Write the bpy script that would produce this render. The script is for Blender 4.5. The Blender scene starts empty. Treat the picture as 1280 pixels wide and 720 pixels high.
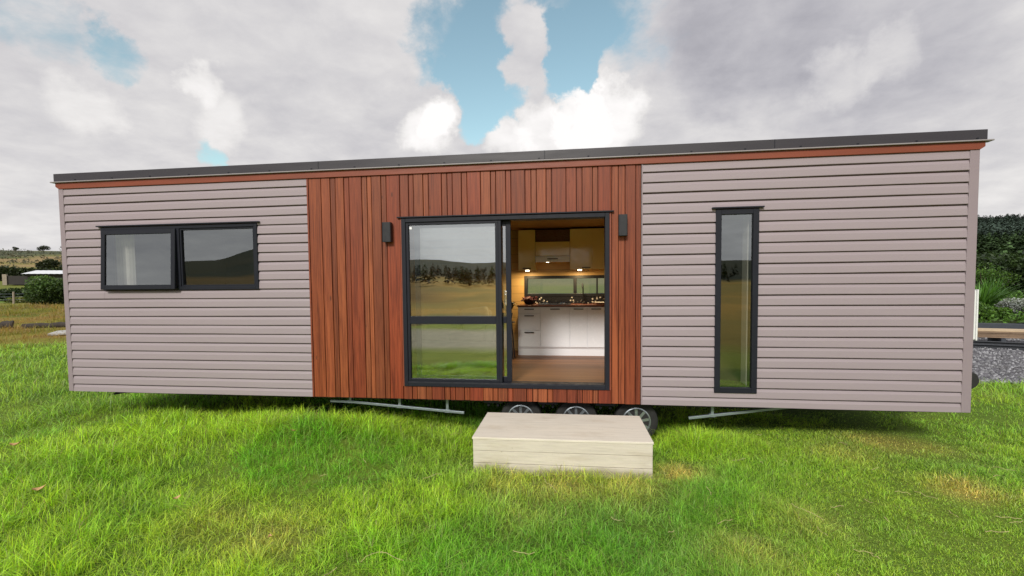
import bpy, bmesh, math, random
import numpy as np
from mathutils import Vector, Matrix
random.seed(7); RNG = np.random.default_rng(11)
scn = bpy.context.scene
COL = scn.collection
R = math.radians

# ------------------------------------------------------------------ helpers
def tag(o, label=None, cat=None, group=None, kind=None):
    if label: o['label'] = label
    if cat: o['category'] = cat
    if group: o['group'] = group
    if kind: o['kind'] = kind
    return o

def empty(name, loc, label, cat, group=None, rz=0.0):
    o = bpy.data.objects.new(name, None); COL.objects.link(o)
    o.location = loc; o.rotation_euler = (0, 0, rz); o.empty_display_size = .2
    return tag(o, label, cat, group)

def base_of(o):
    p = Vector((0, 0, 0))
    while o is not None:
        p += o.location; o = o.parent
    return p

class MB:
    """collects shapes (world coordinates) for ONE mesh object"""
    def __init__(s): s.v = []; s.f = []; s.c = []; s.cur = (1, 1, 1, 0)
    def add(s, vs, fs):
        n = len(s.v); s.v += [tuple(p) for p in vs]; s.c += [s.cur]*len(vs)
        s.f += [tuple(i+n for i in f) for f in fs]; return s
    def box(s, x0, x1, y0, y1, z0, z1):
        return s.add([(x0,y0,z0),(x1,y0,z0),(x1,y1,z0),(x0,y1,z0),(x0,y0,z1),(x1,y0,z1),(x1,y1,z1),(x0,y1,z1)],
                     [(0,3,2,1),(4,5,6,7),(0,1,5,4),(1,2,6,5),(2,3,7,6),(3,0,4,7)])
    def obox(s, c, ax, ay, az, hx, hy, hz):
        c = Vector(c); ax, ay, az = (Vector(a).normalized() for a in (ax, ay, az))
        vs = []
        for k in (-1, 1):
            for i, j in ((-1,-1),(1,-1),(1,1),(-1,1)):
                vs.append(c + ax*hx*i + ay*hy*j + az*hz*k)
        return s.add(vs, [(0,3,2,1),(4,5,6,7),(0,1,5,4),(1,2,6,5),(2,3,7,6),(3,0,4,7)])
    def bar(s, a, b, w, h=None):
        a, b = Vector(a), Vector(b); d = (b-a); h = h or w
        up = Vector((0,0,1)) if abs(d.normalized().z) < .95 else Vector((0,1,0))
        sx = d.cross(up).normalized(); sz = sx.cross(d).normalized()
        return s.obox((a+b)/2, sx, d, sz, w/2, d.length/2, h/2)
    def tube(s, pts, r, n=10, cap=True):
        pts = [Vector(p) for p in pts]; rr = r if isinstance(r, (list, tuple)) else [r]*len(pts)
        rings = []; px = None
        for i, p in enumerate(pts):
            d = (pts[min(i+1, len(pts)-1)] - pts[max(i-1, 0)]).normalized()
            if px is None:
                px = d.orthogonal().normalized()
            px = (px - d*px.dot(d)).normalized(); py = d.cross(px)
            rings.append([p + (px*math.cos(2*math.pi*k/n) + py*math.sin(2*math.pi*k/n))*rr[i] for k in range(n)])
        vs = [v for ring in rings for v in ring]; fs = []
        for i in range(len(pts)-1):
            for k in range(n):
                fs.append((i*n+k, i*n+(k+1) % n, (i+1)*n+(k+1) % n, (i+1)*n+k))
        if cap:
            fs.append(tuple(range(n))[::-1]); fs.append(tuple((len(pts)-1)*n+k for k in range(n)))
        return s.add(vs, fs)
    def lathe(s, c, prof, axis='z', n=32):
        """prof: list of (r, h)"""
        c = Vector(c); vs = []
        for r, h in prof:
            for k in range(n):
                a = 2*math.pi*k/n; u, w = r*math.cos(a), r*math.sin(a)
                vs.append(c + (Vector((u, w, h)) if axis == 'z' else Vector((u, -h, w)) if axis == 'y' else Vector((h, u, w))))
        fs = []
        for i in range(len(prof)-1):
            for k in range(n):
                fs.append((i*n+k, i*n+(k+1) % n, (i+1)*n+(k+1) % n, (i+1)*n+k))
        fs.append(tuple(range(n))[::-1]); fs.append(tuple((len(prof)-1)*n+k for k in range(n)))
        return s.add(vs, fs)
    def build(s, name, mat, parent=None, bevel=0, smooth=False, loc=None, seg=2):
        o0 = base_of(parent) if parent else Vector(loc or (0,0,0))
        me = bpy.data.meshes.new(name)
        me.from_pydata([(x-o0.x, y-o0.y, z-o0.z) for x, y, z in s.v], [], s.f); me.update()
        at = me.color_attributes.new('tone', 'FLOAT_COLOR', 'POINT')
        at.data.foreach_set('color', np.array(s.c, np.float32).ravel())
        me.materials.append(mat)
        o = bpy.data.objects.new(name, me); COL.objects.link(o)
        if parent: o.parent = parent
        else: o.location = o0
        bm = bmesh.new(); bm.from_mesh(me); bmesh.ops.recalc_face_normals(bm, faces=bm.faces); bm.to_mesh(me); bm.free()
        if smooth:
            for p in me.polygons: p.use_smooth = True
            me.set_sharp_from_angle(angle=R(40))
        if bevel:
            b = o.modifiers.new('Bevel', 'BEVEL'); b.width = bevel; b.segments = seg; b.limit_method = 'ANGLE'; b.angle_limit = R(40)
        return o

def np_mesh(name, verts, tris, mat, cols=None, parent=None, smooth=False, size=3, loc=None):
    me = bpy.data.meshes.new(name)
    if loc is not None: verts = verts - np.array(loc)
    n, m = len(verts), len(tris)
    me.vertices.add(n); me.vertices.foreach_set('co', np.ascontiguousarray(verts, np.float32).ravel())
    me.loops.add(m*size); me.loops.foreach_set('vertex_index', np.ascontiguousarray(tris, np.int32).ravel())
    me.polygons.add(m); me.polygons.foreach_set('loop_start', np.arange(0, m*size, size, dtype=np.int32))
    if smooth: me.polygons.foreach_set('use_smooth', np.ones(m, bool))
    me.update(calc_edges=True)
    if cols is not None:
        at = me.color_attributes.new('tone', 'FLOAT_COLOR', 'POINT')
        c4 = np.ones((n, 4), np.float32); c4[:, :3] = cols
        at.data.foreach_set('color', c4.ravel())
    me.materials.append(mat)
    o = bpy.data.objects.new(name, me); COL.objects.link(o)
    if parent: o.parent = parent
    elif loc is not None: o.location = loc
    return o

def hsh(ix, iy, seed):
    h = (ix.astype(np.int64)*374761393 + iy.astype(np.int64)*668265263 + seed*1442695041) & 0xFFFFFFFF
    h = ((h ^ (h >> 13))*1274126177) & 0xFFFFFFFF
    return ((h ^ (h >> 16)) & 0xFFFF)/65535.0
def vnoise(x, y, seed=0):
    x = np.asarray(x, float); y = np.asarray(y, float)
    ix = np.floor(x); iy = np.floor(y); fx = x-ix; fy = y-iy
    fx = fx*fx*(3-2*fx); fy = fy*fy*(3-2*fy)
    a = hsh(ix, iy, seed); b = hsh(ix+1, iy, seed); c = hsh(ix, iy+1, seed); d = hsh(ix+1, iy+1, seed)
    return (a*(1-fx)+b*fx)*(1-fy) + (c*(1-fx)+d*fx)*fy
def fbm(x, y, seed=0, o=4):
    t = 0; a = .5
    for k in range(o):
        t = t + a*vnoise(x*2**k, y*2**k, seed+k*17); a *= .5
    return t/(1-.5**o)
def sst(a, b, x):
    t = np.clip((x-a)/(b-a), 0, 1); return t*t*(3-2*t)

# ------------------------------------------------------------------ materials
def newmat(name):
    m = bpy.data.materials.new(name); m.use_nodes = True; nt = m.node_tree
    for n in list(nt.nodes): nt.nodes.remove(n)
    out = nt.nodes.new('ShaderNodeOutputMaterial'); return m, nt, out
def N(nt, t, **kw):
    n = nt.nodes.new(t)
    for k, v in kw.items():
        if k.startswith('_'): setattr(n, k[1:], v)
        else: n.inputs[k].default_value = v
    return n
def mixc(nt, fac, a, b, blend='MIX'):
    n = nt.nodes.new('ShaderNodeMix'); n.data_type = 'RGBA'; n.blend_type = blend
    for s, v in ((0, fac), (6, a), (7, b)):
        if hasattr(v, 'links'): nt.links.new(v, n.inputs[s])
        elif s == 0: n.inputs[0].default_value = v
        else: n.inputs[s].default_value = (*v, 1) if len(v) == 3 else v
    return n.outputs[2]
def math_(nt, op, a, b=None, c=None):
    n = nt.nodes.new('ShaderNodeMath'); n.operation = op
    for i, v in enumerate((a, b, c)):
        if v is None: continue
        if hasattr(v, 'links'): nt.links.new(v, n.inputs[i])
        else: n.inputs[i].default_value = v
    return n.outputs[0]
def mrange(nt, v, a, b, c=0., d=1., smooth=True):
    n = nt.nodes.new('ShaderNodeMapRange'); n.interpolation_type = 'SMOOTHSTEP' if smooth else 'LINEAR'
    nt.links.new(v, n.inputs[0])
    for i, x in enumerate((a, b, c, d)): n.inputs[i+1].default_value = x
    return n.outputs[0]
def noise(nt, vec, scale, detail=4, rough=.55, dist=0., dims='3D'):
    n = nt.nodes.new('ShaderNodeTexNoise'); n.inputs['Scale'].default_value = scale
    n.inputs['Detail'].default_value = detail; n.inputs['Roughness'].default_value = rough; n.inputs['Distortion'].default_value = dist
    if vec is not None: nt.links.new(vec, n.inputs['Vector'])
    return n.outputs['Fac']
def mapping(nt, vec, scale=(1,1,1), loc=(0,0,0)):
    n = nt.nodes.new('ShaderNodeMapping'); n.inputs['Scale'].default_value = scale; n.inputs['Location'].default_value = loc
    nt.links.new(vec, n.inputs['Vector']); return n.outputs[0]
def objco(nt): return nt.nodes.new('ShaderNodeTexCoord').outputs['Object']
def tone(nt):
    n = nt.nodes.new('ShaderNodeAttribute'); n.attribute_name = 'tone'; return n
def bumpn(nt, h, strength, dist=.01):
    n = nt.nodes.new('ShaderNodeBump'); n.inputs['Strength'].default_value = strength; n.inputs['Distance'].default_value = dist
    nt.links.new(h, n.inputs['Height']); return n.outputs[0]

def simple(name, col, rough=.5, metal=0., var=.12, vscale=6., bump=0., bscale=120., spec=.5, stretch=(1,1,1)):
    m, nt, out = newmat(name); co = mapping(nt, objco(nt), stretch)
    p = N(nt, 'ShaderNodeBsdfPrincipled', Roughness=rough, Metallic=metal)
    p.inputs['Specular IOR Level'].default_value = spec
    nz = noise(nt, co, vscale, 6, .62)
    c = mixc(nt, nz, tuple(x*(1-var) for x in col), tuple(min(1, x*(1+var)) for x in col))
    nt.links.new(c, p.inputs['Base Color'])
    nt.links.new(mrange(nt, noise(nt, co, vscale*3.1, 4), .3, .7, max(0, rough-.07), min(1, rough+.07)), p.inputs['Roughness'])
    if bump: nt.links.new(bumpn(nt, noise(nt, co, bscale, 3), bump, .004), p.inputs['Normal'])
    nt.links.new(p.outputs[0], out.inputs[0]); return m

def mat_cedar():
    m, nt, out = newmat('cedar'); t = tone(nt); co = objco(nt)
    sx = nt.nodes.new('ShaderNodeSeparateXYZ'); nt.links.new(co, sx.inputs[0])
    off = math_(nt, 'MULTIPLY', t.outputs['Alpha'], 37.)
    cb = nt.nodes.new('ShaderNodeCombineXYZ')
    nt.links.new(math_(nt, 'ADD', sx.outputs[0], off), cb.inputs[0]); nt.links.new(off, cb.inputs[1])
    nt.links.new(math_(nt, 'ADD', sx.outputs[2], math_(nt, 'MULTIPLY', off, 1.7)), cb.inputs[2])
    v = cb.outputs[0]
    g1 = noise(nt, mapping(nt, v, (26, 1, .7)), 1.5, 6, .66, .5)            # long streaks
    # cathedral figure: distorted rings stretched up the board
    w = nt.nodes.new('ShaderNodeTexWave'); w.wave_type = 'RINGS'; w.rings_direction = 'SPHERICAL'
    w.inputs['Scale'].default_value = 3.2; w.inputs['Distortion'].default_value = 3.5; w.inputs['Detail'].default_value = 3; w.inputs['Detail Scale'].default_value = 1.2
    nt.links.new(mapping(nt, v, (5.5, .1, .40)), w.inputs['Vector'])
    g2 = w.outputs['Fac']
    fine = noise(nt, mapping(nt, v, (75, 1, 2)), 1.5, 2)
    col = mixc(nt, mrange(nt, g1, .36, .64, 0, 1.), t.outputs['Color'], mixc(nt, 1., t.outputs['Color'], (.42, .32, .28), 'MULTIPLY'))
    col = mixc(nt, math_(nt, 'MULTIPLY', mrange(nt, g2, .5, 1.), .55), col, mixc(nt, 1., t.outputs['Color'], (.42, .33, .30), 'MULTIPLY'))
    col = mixc(nt, mrange(nt, fine, .4, .65, 0, .5), col, mixc(nt, 1., t.outputs['Color'], (1.18, 1.25, 1.25), 'MULTIPLY'))
    blot = noise(nt, mapping(nt, v, (2, 1, .8)), 1.3, 3)
    col = mixc(nt, mrange(nt, blot, .35, .7, 0, .35), col, mixc(nt, 1., col, (.7, .62, .6), 'MULTIPLY'))
    # height tone: duller red brown towards the top, richer low down
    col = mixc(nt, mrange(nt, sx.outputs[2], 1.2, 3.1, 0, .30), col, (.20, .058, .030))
    # knots
    vo = nt.nodes.new('ShaderNodeTexVoronoi'); vo.inputs['Scale'].default_value = 1.; nt.links.new(mapping(nt, v, (6, .01, 2.0)), vo.inputs['Vector'])
    col = mixc(nt, mrange(nt, vo.outputs['Distance'], .035, .09, .75, 0), col, (.06, .018, .010))
    p = N(nt, 'ShaderNodeBsdfPrincipled', Roughness=.5); p.inputs['Specular IOR Level'].default_value = .35
    nt.links.new(col, p.inputs['Base Color'])
    nt.links.new(bumpn(nt, math_(nt, 'ADD', fine, g1), .25, .002), p.inputs['Normal'])
    nt.links.new(p.outputs[0], out.inputs[0]); return m

def mat_boards(name, c0, c1, pitch, axis=2, rough=.5, groove=.05, grain=(1.2, 30, 30)):
    """timber lining: boards with V joints, tone changes from board to board"""
    m, nt, out = newmat(name); co = objco(nt)
    sx = nt.nodes.new('ShaderNodeSeparateXYZ'); nt.links.new(co, sx.inputs[0])
    q = math_(nt, 'DIVIDE', sx.outputs[axis], pitch); fl = math_(nt, 'FLOOR', q); fr = math_(nt, 'FRACT', q)
    wn = nt.nodes.new('ShaderNodeTexWhiteNoise'); wn.noise_dimensions = '1D'; nt.links.new(fl, wn.inputs['W'])
    cb = nt.nodes.new('ShaderNodeCombineXYZ')
    off = math_(nt, 'MULTIPLY', wn.outputs[0], 31.)
    for k in range(3): nt.links.new(math_(nt, 'ADD', sx.outputs[k], off), cb.inputs[k])
    g = noise(nt, mapping(nt, cb.outputs[0], grain), 2., 4, .6, .4)
    col = mixc(nt, math_(nt, 'ADD', math_(nt, 'MULTIPLY', g, .6), math_(nt, 'MULTIPLY', wn.outputs[0], .4)), c0, c1)
    edge = math_(nt, 'MINIMUM', fr, math_(nt, 'SUBTRACT', 1., fr))
    e = mrange(nt, edge, 0, groove, .6, 0)
    col = mixc(nt, e, col, tuple(x*.25 for x in c0))
    p = N(nt, 'ShaderNodeBsdfPrincipled', Roughness=rough); nt.links.new(col, p.inputs['Base Color'])
    nt.links.new(bumpn(nt, math_(nt, 'SUBTRACT', math_(nt, 'MULTIPLY', g, .1), e), .4, .004), p.inputs['Normal'])
    nt.links.new(p.outputs[0], out.inputs[0]); return m

def mat_glass(name, refl=.22, tint=(.55, .58, .56)):
    m, nt, out = newmat(name)
    tr = N(nt, 'ShaderNodeBsdfTransparent'); tr.inputs[0].default_value = (*tint, 1)
    gl = N(nt, 'ShaderNodeBsdfGlossy', Roughness=.004); gl.inputs[0].default_value = (.92, .98, 1, 1)
    lw = nt.nodes.new('ShaderNodeLayerWeight'); lw.inputs['Blend'].default_value = .5
    f = math_(nt, 'ADD', refl, math_(nt, 'MULTIPLY', math_(nt, 'POWER', lw.outputs['Facing'], 5.), 1-refl))
    # float glass is never dead flat: very slow warp
    gw = noise(nt, objco(nt), 1.7, 1); nt.links.new(bumpn(nt, gw, .06, .02), gl.inputs['Normal'])
    mx = nt.nodes.new('ShaderNodeMixShader'); nt.links.new(f, mx.inputs[0]); nt.links.new(tr.outputs[0], mx.inputs[1]); nt.links.new(gl.outputs[0], mx.inputs[2])
    nt.links.new(mx.outputs[0], out.inputs[0]); return m

def mat_leaf(name, trans=.35, rough=.5, gain=1.0, spec=.3):
    m, nt, out = newmat(name); t = tone(nt)
    p = N(nt, 'ShaderNodeBsdfPrincipled', Roughness=rough); p.inputs['Specular IOR Level'].default_value = spec
    tl = N(nt, 'ShaderNodeBsdfTranslucent'); mx = N(nt, 'ShaderNodeMixShader', Fac=trans)
    nt.links.new(t.outputs['Color'], p.inputs['Base Color'])
    nt.links.new(mixc(nt, 1., t.outputs['Color'], (1.25*gain, 1.2*gain, .6*gain), 'MULTIPLY'), tl.inputs[0])
    nt.links.new(p.outputs[0], mx.inputs[1]); nt.links.new(tl.outputs[0], mx.inputs[2]); nt.links.new(mx.outputs[0], out.inputs[0]); return m

def mat_ground():
    m, nt, out = newmat('ground'); t = tone(nt); co = objco(nt)
    n1 = noise(nt, co, 3.5, 8, .7); n2 = noise(nt, co, 40, 4, .6); n3 = noise(nt, co, .12, 6, .65)
    c = mixc(nt, n1, mixc(nt, 1., t.outputs['Color'], (.55, .6, .55), 'MULTIPLY'), mixc(nt, 1., t.outputs['Color'], (1.4, 1.35, 1.3), 'MULTIPLY'))
    c = mixc(nt, mrange(nt, n3, .35, .65, 0, .5), c, mixc(nt, 1., c, (.72, .8, .8), 'MULTIPLY'))
    c = mixc(nt, mrange(nt, n2, .3, .7, .5, 0), c, mixc(nt, 1., c, (.45, .5, .45), 'MULTIPLY'))
    p = N(nt, 'ShaderNodeBsdfPrincipled', Roughness=.95); p.inputs['Specular IOR Level'].default_value = .1
    nt.links.new(c, p.inputs['Base Color']); nt.links.new(bumpn(nt, n2, .6, .05), p.inputs['Normal'])
    nt.links.new(p.outputs[0], out.inputs[0]); return m

def mat_gravel():
    m, nt, out = newmat('gravel'); co = objco(nt)
    vo = nt.nodes.new('ShaderNodeTexVoronoi'); vo.inputs['Scale'].default_value = 17.; nt.links.new(co, vo.inputs['Vector'])
    hs = nt.nodes.new('ShaderNodeSeparateXYZ'); nt.links.new(vo.outputs['Color'], hs.inputs[0])
    c = mixc(nt, hs.outputs[0], (.07, .068, .082), (.27, .26, .29))
    c = mixc(nt, mrange(nt, vo.outputs['Distance'], .35, .75, 0, .85), c, (.035, .035, .04))
    c = mixc(nt, mrange(nt, noise(nt, co, .8, 5), .4, .7, 0, .4), c, (.11, .10, .085))
    p = N(nt, 'ShaderNodeBsdfPrincipled', Roughness=.85); nt.links.new(c, p.inputs['Base Color'])
    nt.links.new(bumpn(nt, math_(nt, 'SUBTRACT', 1., vo.outputs['Distance']), 1., .04), p.inputs['Normal'])
    nt.links.new(p.outputs[0], out.inputs[0]); return m

def mat_step(name, c, sc):
    """pale weathered timber with grain along the length, stains and mud"""
    m, nt, out = newmat(name); co = objco(nt)
    sx = nt.nodes.new('ShaderNodeSeparateXYZ'); nt.links.new(co, sx.inputs[0])
    g = noise(nt, mapping(nt, co, sc), 2., 7, .7, .6)
    st = noise(nt, mapping(nt, co, (1.2, 2.4, 5)), 1.7, 6, .65)
    col = mixc(nt, g, tuple(x*.60 for x in c), tuple(min(1, x*1.16) for x in c))
    col = mixc(nt, mrange(nt, st, .5, .75, 0, .34), col, (c[0]*.55, c[1]*.48, c[2]*.38))
    sp = noise(nt, co, 38, 3, .8); col = mixc(nt, mrange(nt, sp, .66, .74, 0, .6), col, (.12, .08, .045))
    mud = math_(nt, 'ADD', sx.outputs[2], math_(nt, 'MULTIPLY', st, -.14))
    col = mixc(nt, mrange(nt, mud, -.04, .06, .75, 0), col, (.16, .13, .06))
    p = N(nt, 'ShaderNodeBsdfPrincipled', Roughness=.8); p.inputs['Specular IOR Level'].default_value = .25
    nt.links.new(col, p.inputs['Base Color']); nt.links.new(bumpn(nt, g, .5, .004), p.inputs['Normal'])
    nt.links.new(p.outputs[0], out.inputs[0]); return m

def mat_mosaic():
    m, nt, out = newmat('mosaic'); co = objco(nt)
    vo = nt.nodes.new('ShaderNodeTexVoronoi'); vo.distance = 'CHEBYCHEV'; vo.inputs['Scale'].default_value = 38.; vo.inputs['Randomness'].default_value = .25
    nt.links.new(co, vo.inputs['Vector']); hs = nt.nodes.new('ShaderNodeSeparateXYZ'); nt.links.new(vo.outputs['Color'], hs.inputs[0])
    c = mixc(nt, mrange(nt, hs.outputs[0], .88, .93), (.012, .012, .016), (.62, .62, .62))
    p = N(nt, 'ShaderNodeBsdfPrincipled', Roughness=.2); nt.links.new(c, p.inputs['Base Color']); nt.links.new(p.outputs[0], out.inputs[0]); return m

def mat_emit(name, col, s):
    m, nt, out = newmat(name); e = N(nt, 'ShaderNodeEmission', Strength=s); e.inputs[0].default_value = (*col, 1)
    nt.links.new(e.outputs[0], out.inputs[0]); return m

M = dict(
    siding=simple('siding_paint', (.300, .248, .272), .55, var=.05, vscale=2.2, bump=.08, bscale=60, stretch=(.4, 1, 3)),
    trim=simple('trim_paint', (.266, .215, .239), .5, var=.05, vscale=3),
    cedar=mat_cedar(),
    alu=simple('dark_aluminium', (.011, .0125, .020), .5, var=.1, vscale=4, spec=.25),
    flash=simple('roof_flashing', (.028, .025, .033), .45, var=.14, vscale=1.3, stretch=(.5, 1, 4)),
    lip=simple('gutter_lip', (.26, .24, .25), .45, var=.1),
    fascia=simple('fascia_stain', (.20, .042, .016), .5, var=.35, vscale=5, stretch=(.35, 4, 4), bump=.1),
    black=simple('black_paint', (.007, .008, .012), .45, var=.15),
    rubber=simple('tyre_rubber', (.018, .018, .018), .8, var=.25, bump=.2),
    galv=simple('galvanised_steel', (.24, .28, .31), .45, .55, var=.25, vscale=14),
    steel=simple('dark_steel', (.03, .034, .042), .55, .2, var=.25),
    rim=simple('wheel_alloy', (.34, .38, .41), .32, .75, var=.12, vscale=12),
    hub=simple('wheel_hub', (.75, .74, .70), .35, .2, var=.1),
    glass=mat_glass('window_glass', .36, (.86, .87, .84)),
    bedglass=mat_glass('tinted_glass', .25, (.66, .66, .62)),
    ply=mat_boards('pine_lining', (.46, .28, .095), (.62, .41, .16), .145, 2, .45),
    ceil=mat_boards('pine_ceiling', (.36, .20, .06), (.50, .30, .10), .145, 1, .45),
    floor=mat_boards('laminate_floor', (.075, .026, .008), (.34, .15, .055), .125, 1, .5, .03, (.5, 5, 5)),
    white=simple('white_laminate', (.86, .87, .91), .22, var=.02, spec=.5),
    warmlit=simple('warmlit_white_gloss', (.90, .73, .32), .10, var=.03, spec=.6),  # white cabinet fronts with the warm room light put into the colour
    bench=simple('bench_timber', (.14, .045, .022), .3, var=.3, stretch=(1, 8, 8)),
    mosaic=mat_mosaic(),
    chrome=simple('chrome', (.7, .7, .7), .2, 1.),
    porcelain=simple('porcelain', (.75, .75, .73), .3, var=.03),
    petal=simple('dark_red_petals', (.07, .006, .012), .6, var=.4, vscale=30),
    sofa=simple('grey_upholstery', (.33, .32, .30), .9, var=.12, vscale=40, bump=.3, bscale=500),
    cushion=simple('white_linen', (.72, .71, .68), .9, var=.05, bump=.2, bscale=400),
    curtain=simple('white_curtain', (.80, .80, .80), .9, var=.05),
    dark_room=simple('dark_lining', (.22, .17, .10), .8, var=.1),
    step_top=mat_step('step_top_timber', (.80, .735, .635), (1.2, 26, 26)),
    step_side=mat_step('step_side_timber', (.68, .62, .535), (1.6, 30, 30)),
    ground=mat_ground(), gravel=mat_gravel(),
    grass=mat_leaf('grass_blade', .40, .45, 1.2, .45),
    leaf=mat_leaf('leaf', .25, .45),
    forest=mat_leaf('forest_leaf', .1, .8, 1., .1),
    bark=simple('bark', (.09, .065, .045), .9, var=.4, vscale=12, bump=.6, bscale=30),
    log=simple('old_log', (.045, .036, .03), .9, var=.5, vscale=4, stretch=(1, 6, 6), bump=.4),
    plank=simple('raw_planks', (.50, .38, .25), .8, var=.4, vscale=2.5, stretch=(.4, 5, 9), bump=.2),
    plank_end=simple('weathered_planks', (.22, .15, .10), .85, var=.5, vscale=3),
    sleeper=simple('painted_sleeper', (.035, .042, .055), .6, var=.3),
    slab=simple('pale_slab', (.42, .42, .42), .85, var=.25, bump=.3),
    shed_wall=simple('shed_boards', (.035, .03, .028), .8, var=.4, stretch=(6, 6, .5)),
    shed_roof=simple('white_iron_roof', (.78, .80, .84), .4, var=.06),
    post=simple('fence_post', (.32, .27, .21), .9, var=.4),
    enamel=simple('white_enamel', (.78, .79, .80), .35, var=.04),
    straw=simple('dry_straw', (.55, .45, .24), .8, var=.3),
    dead=simple('dead_leaf', (.50, .32, .14), .7, var=.5, vscale=20),
    lampwarm=mat_emit('warm_lamp', (1., .84, .58), 8.),
)

# ------------------------------------------------------------------ ground shape
def elev_profile(az):                      # height of the skyline (degrees) all round, az clockwise from +y
    xp = np.array([-180, -167, -158, -150, -144, -139, -130, -110, -80, -58, -50, -30, 0, 25, 38, 46, 70, 110, 150, 168, 180])
    fp = np.array([2.6, 2.75, 3.2, 4.9, 4.2, 2.7, 2.4, 2.2, 3.0, 3.2, 3.4, 4.2, 4.6, 5.2, 4.9, 4.6, 4.0, 3.0, 2.3, 2.6, 2.5])
    return np.interp(az, xp, fp)
def ground(x, y):
    x = np.asarray(x, float); y = np.asarray(y, float)
    r = np.hypot(x, y+5.6); az = np.degrees(np.arctan2(x, y+5.6))
    near = np.exp(-(r/40.)**2)
    h = -.055 + near*(.10*(fbm(x*.45, y*.45, 3, 3)-.5) + .035*(fbm(x*2.1, y*2.1, 9, 2)-.5))
    h = h + .25*np.exp(-((x+3.1)/1.05)**2 - ((y+.55)/.55)**2) + .07*np.exp(-((x+5.6)/1.2)**2 - ((y+1.0)/.9)**2)
    h = h - .15*np.exp(-((x-.05)/1.5)**4 - ((y-.35)/.5)**4)
    h = h + .05*np.exp(-((x-1.5)/.6)**2 - ((y+.15)/.4)**2)
    E = elev_profile(az)
    E = E + .5*(fbm(az*.13+50, az*0, 21, 4)-.5)
    ramp = np.where(np.abs(az) > 75, np.clip((r-34)/380., 0, 1.25), np.clip((r-58)/356., 0, 1.25))
    far = np.tan(np.radians(E))*410*ramp**1.25
    far = far + sst(60, 200, r)*2.6*(fbm(x*.018, y*.018, 5, 4)-.5)
    return h + far + sst(22, 50, r)*.45

XL, XR, CL, CR, WB, WT, D = -7.039, 4.247, -3.366, .781, .384, 3.192, 3.0

def ground_colour(x, y):
    r = np.hypot(x, y+5.6); az = np.degrees(np.arctan2(x, y+5.6))
    n = fbm(x*.35, y*.35, 31, 4); nb = fbm(x*.02, y*.02, 77, 4); ns = fbm(x*.9, y*.9, 61, 3)
    C = np.array
    def mx(a, b, f): return a*(1-f[..., None]) + b*f[..., None]
    lawn = mx(np.broadcast_to(C([.11, .20, .03]), x.shape+(3,)), C([.19, .26, .04]), sst(.35, .65, n))
    lawn = mx(lawn, C([.34, .38, .06]), sst(4.2, 5.5, -y)*.9)
    dry = mx(np.broadcast_to(C([.30, .205, .07]), x.shape+(3,)), C([.27, .25, .05]), sst(.35, .6, ns))
    dry = mx(dry, C([.14, .17, .03]), sst(.55, .75, n))
    c = lawn
    back = (np.abs(az) > 75).astype(float)
    edge = np.where(back > 0, 12, 23.) + 6*(n-.5)
    c = mx(c, dry, sst(-1.2, 1.2, r-edge))
    brown = mx(np.broadcast_to(C([.17, .10, .035]), x.shape+(3,)), C([.14, .15, .03]), sst(.4, .6, ns))
    c = mx(c, brown, sst(46, 50, r)*(1-sst(56, 60, r))*(1-back))
    # hill paddocks
    pad = mx(np.broadcast_to(C([.30, .25, .09]), x.shape+(3,)), C([.38, .27, .14]), sst(.45, .55, nb))
    pad = mx(pad, C([.20, .22, .055]), sst(.48, .62, fbm(x*.03+9, y*.03, 44, 4)))
    c = mx(c, pad, sst(58, 66, r))
    gfield = sst(62, 66, r)*(1-sst(84, 88, r))*(az > -75)*(az < -53.5)
    c = mx(c, C([.20, .30, .07]), gfield)
    scrub = mx(np.broadcast_to(C([.07, .09, .06]), x.shape+(3,)), C([.16, .16, .09]), sst(.4, .6, fbm(x*.08, y*.08, 12, 3)))
    c = mx(c, scrub, sst(330, 370, r + 90*(nb-.5) + np.clip((az+54)*-14, -60, 60))*(1-back))
    right = sst(20, 30, az)*(1-sst(80, 95, az))
    c = mx(c, C([.055, .085, .030]), right*sst(24, 30, r))
    trk = sst(6.8, 8.2, -y+.6*(n-.5))*(1-sst(12.2, 14, -y+.6*(n-.5)))*(1-sst(-.5, 1.5, x))
    c = mx(c, C([.58, .50, .38]), trk*.95)
    c = mx(c, C([.10, .10, .03]), (sst(15, 16.5, -y+2*(n-.5))*(1-sst(19, 21, -y)))*.8)
    och = mx(np.broadcast_to(C([.60, .36, .08]), x.shape+(3,)), C([.40, .29, .07]), sst(.4, .6, fbm(x*.12, y*.12, 19, 4)))
    c = mx(c, och, back*sst(20, 24, -y+2*(n-.5)+14*sst(0, 2.5, x)))
    c = mx(c, C([.13, .08, .025]), .85*sst(28, 40, r)*sst(-165, -153, az)*(1-sst(-125, -110, az)))
    bk = mx(np.broadcast_to(C([.05, .05, .02]), x.shape+(3,)), C([.028, .04, .018]), sst(.4, .65, fbm(x*.05, y*.05, 15, 3)))
    c = mx(c, bk, back*sst(75, 110, r-40*sst(188,205,az % 360)*(az<0)+0*r))
    # worn / yellow patches on the lawn
    for px, py, pr, pa in YELLOW:
        c = mx(c, C([.46, .37, .10]), pa*np.exp(-((x-px)**2+(y-py)**2)/pr**2))
    return c
YELLOW = [(-.1, -1.32, .35, .5), (.5, -1.25, .35, .5), (-.65, -1.3, .3, .4), (1.02, -.95, .22, .8), (3.45, -1.05, .26, .8), (3.9, -1.25, .2, .5), (3.5, .2, .4, .6),
          (2.9, -.2, .35, .35), (1.2, -2.3, .3, .3), (1.8, -1.8, .3, .25), (-2.3, -2.45, .35, .4), (-2.9, -2.3, .3, .3), (-.4, -1.9, .3, .25), (3.9, .1, .3, .4)]

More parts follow.
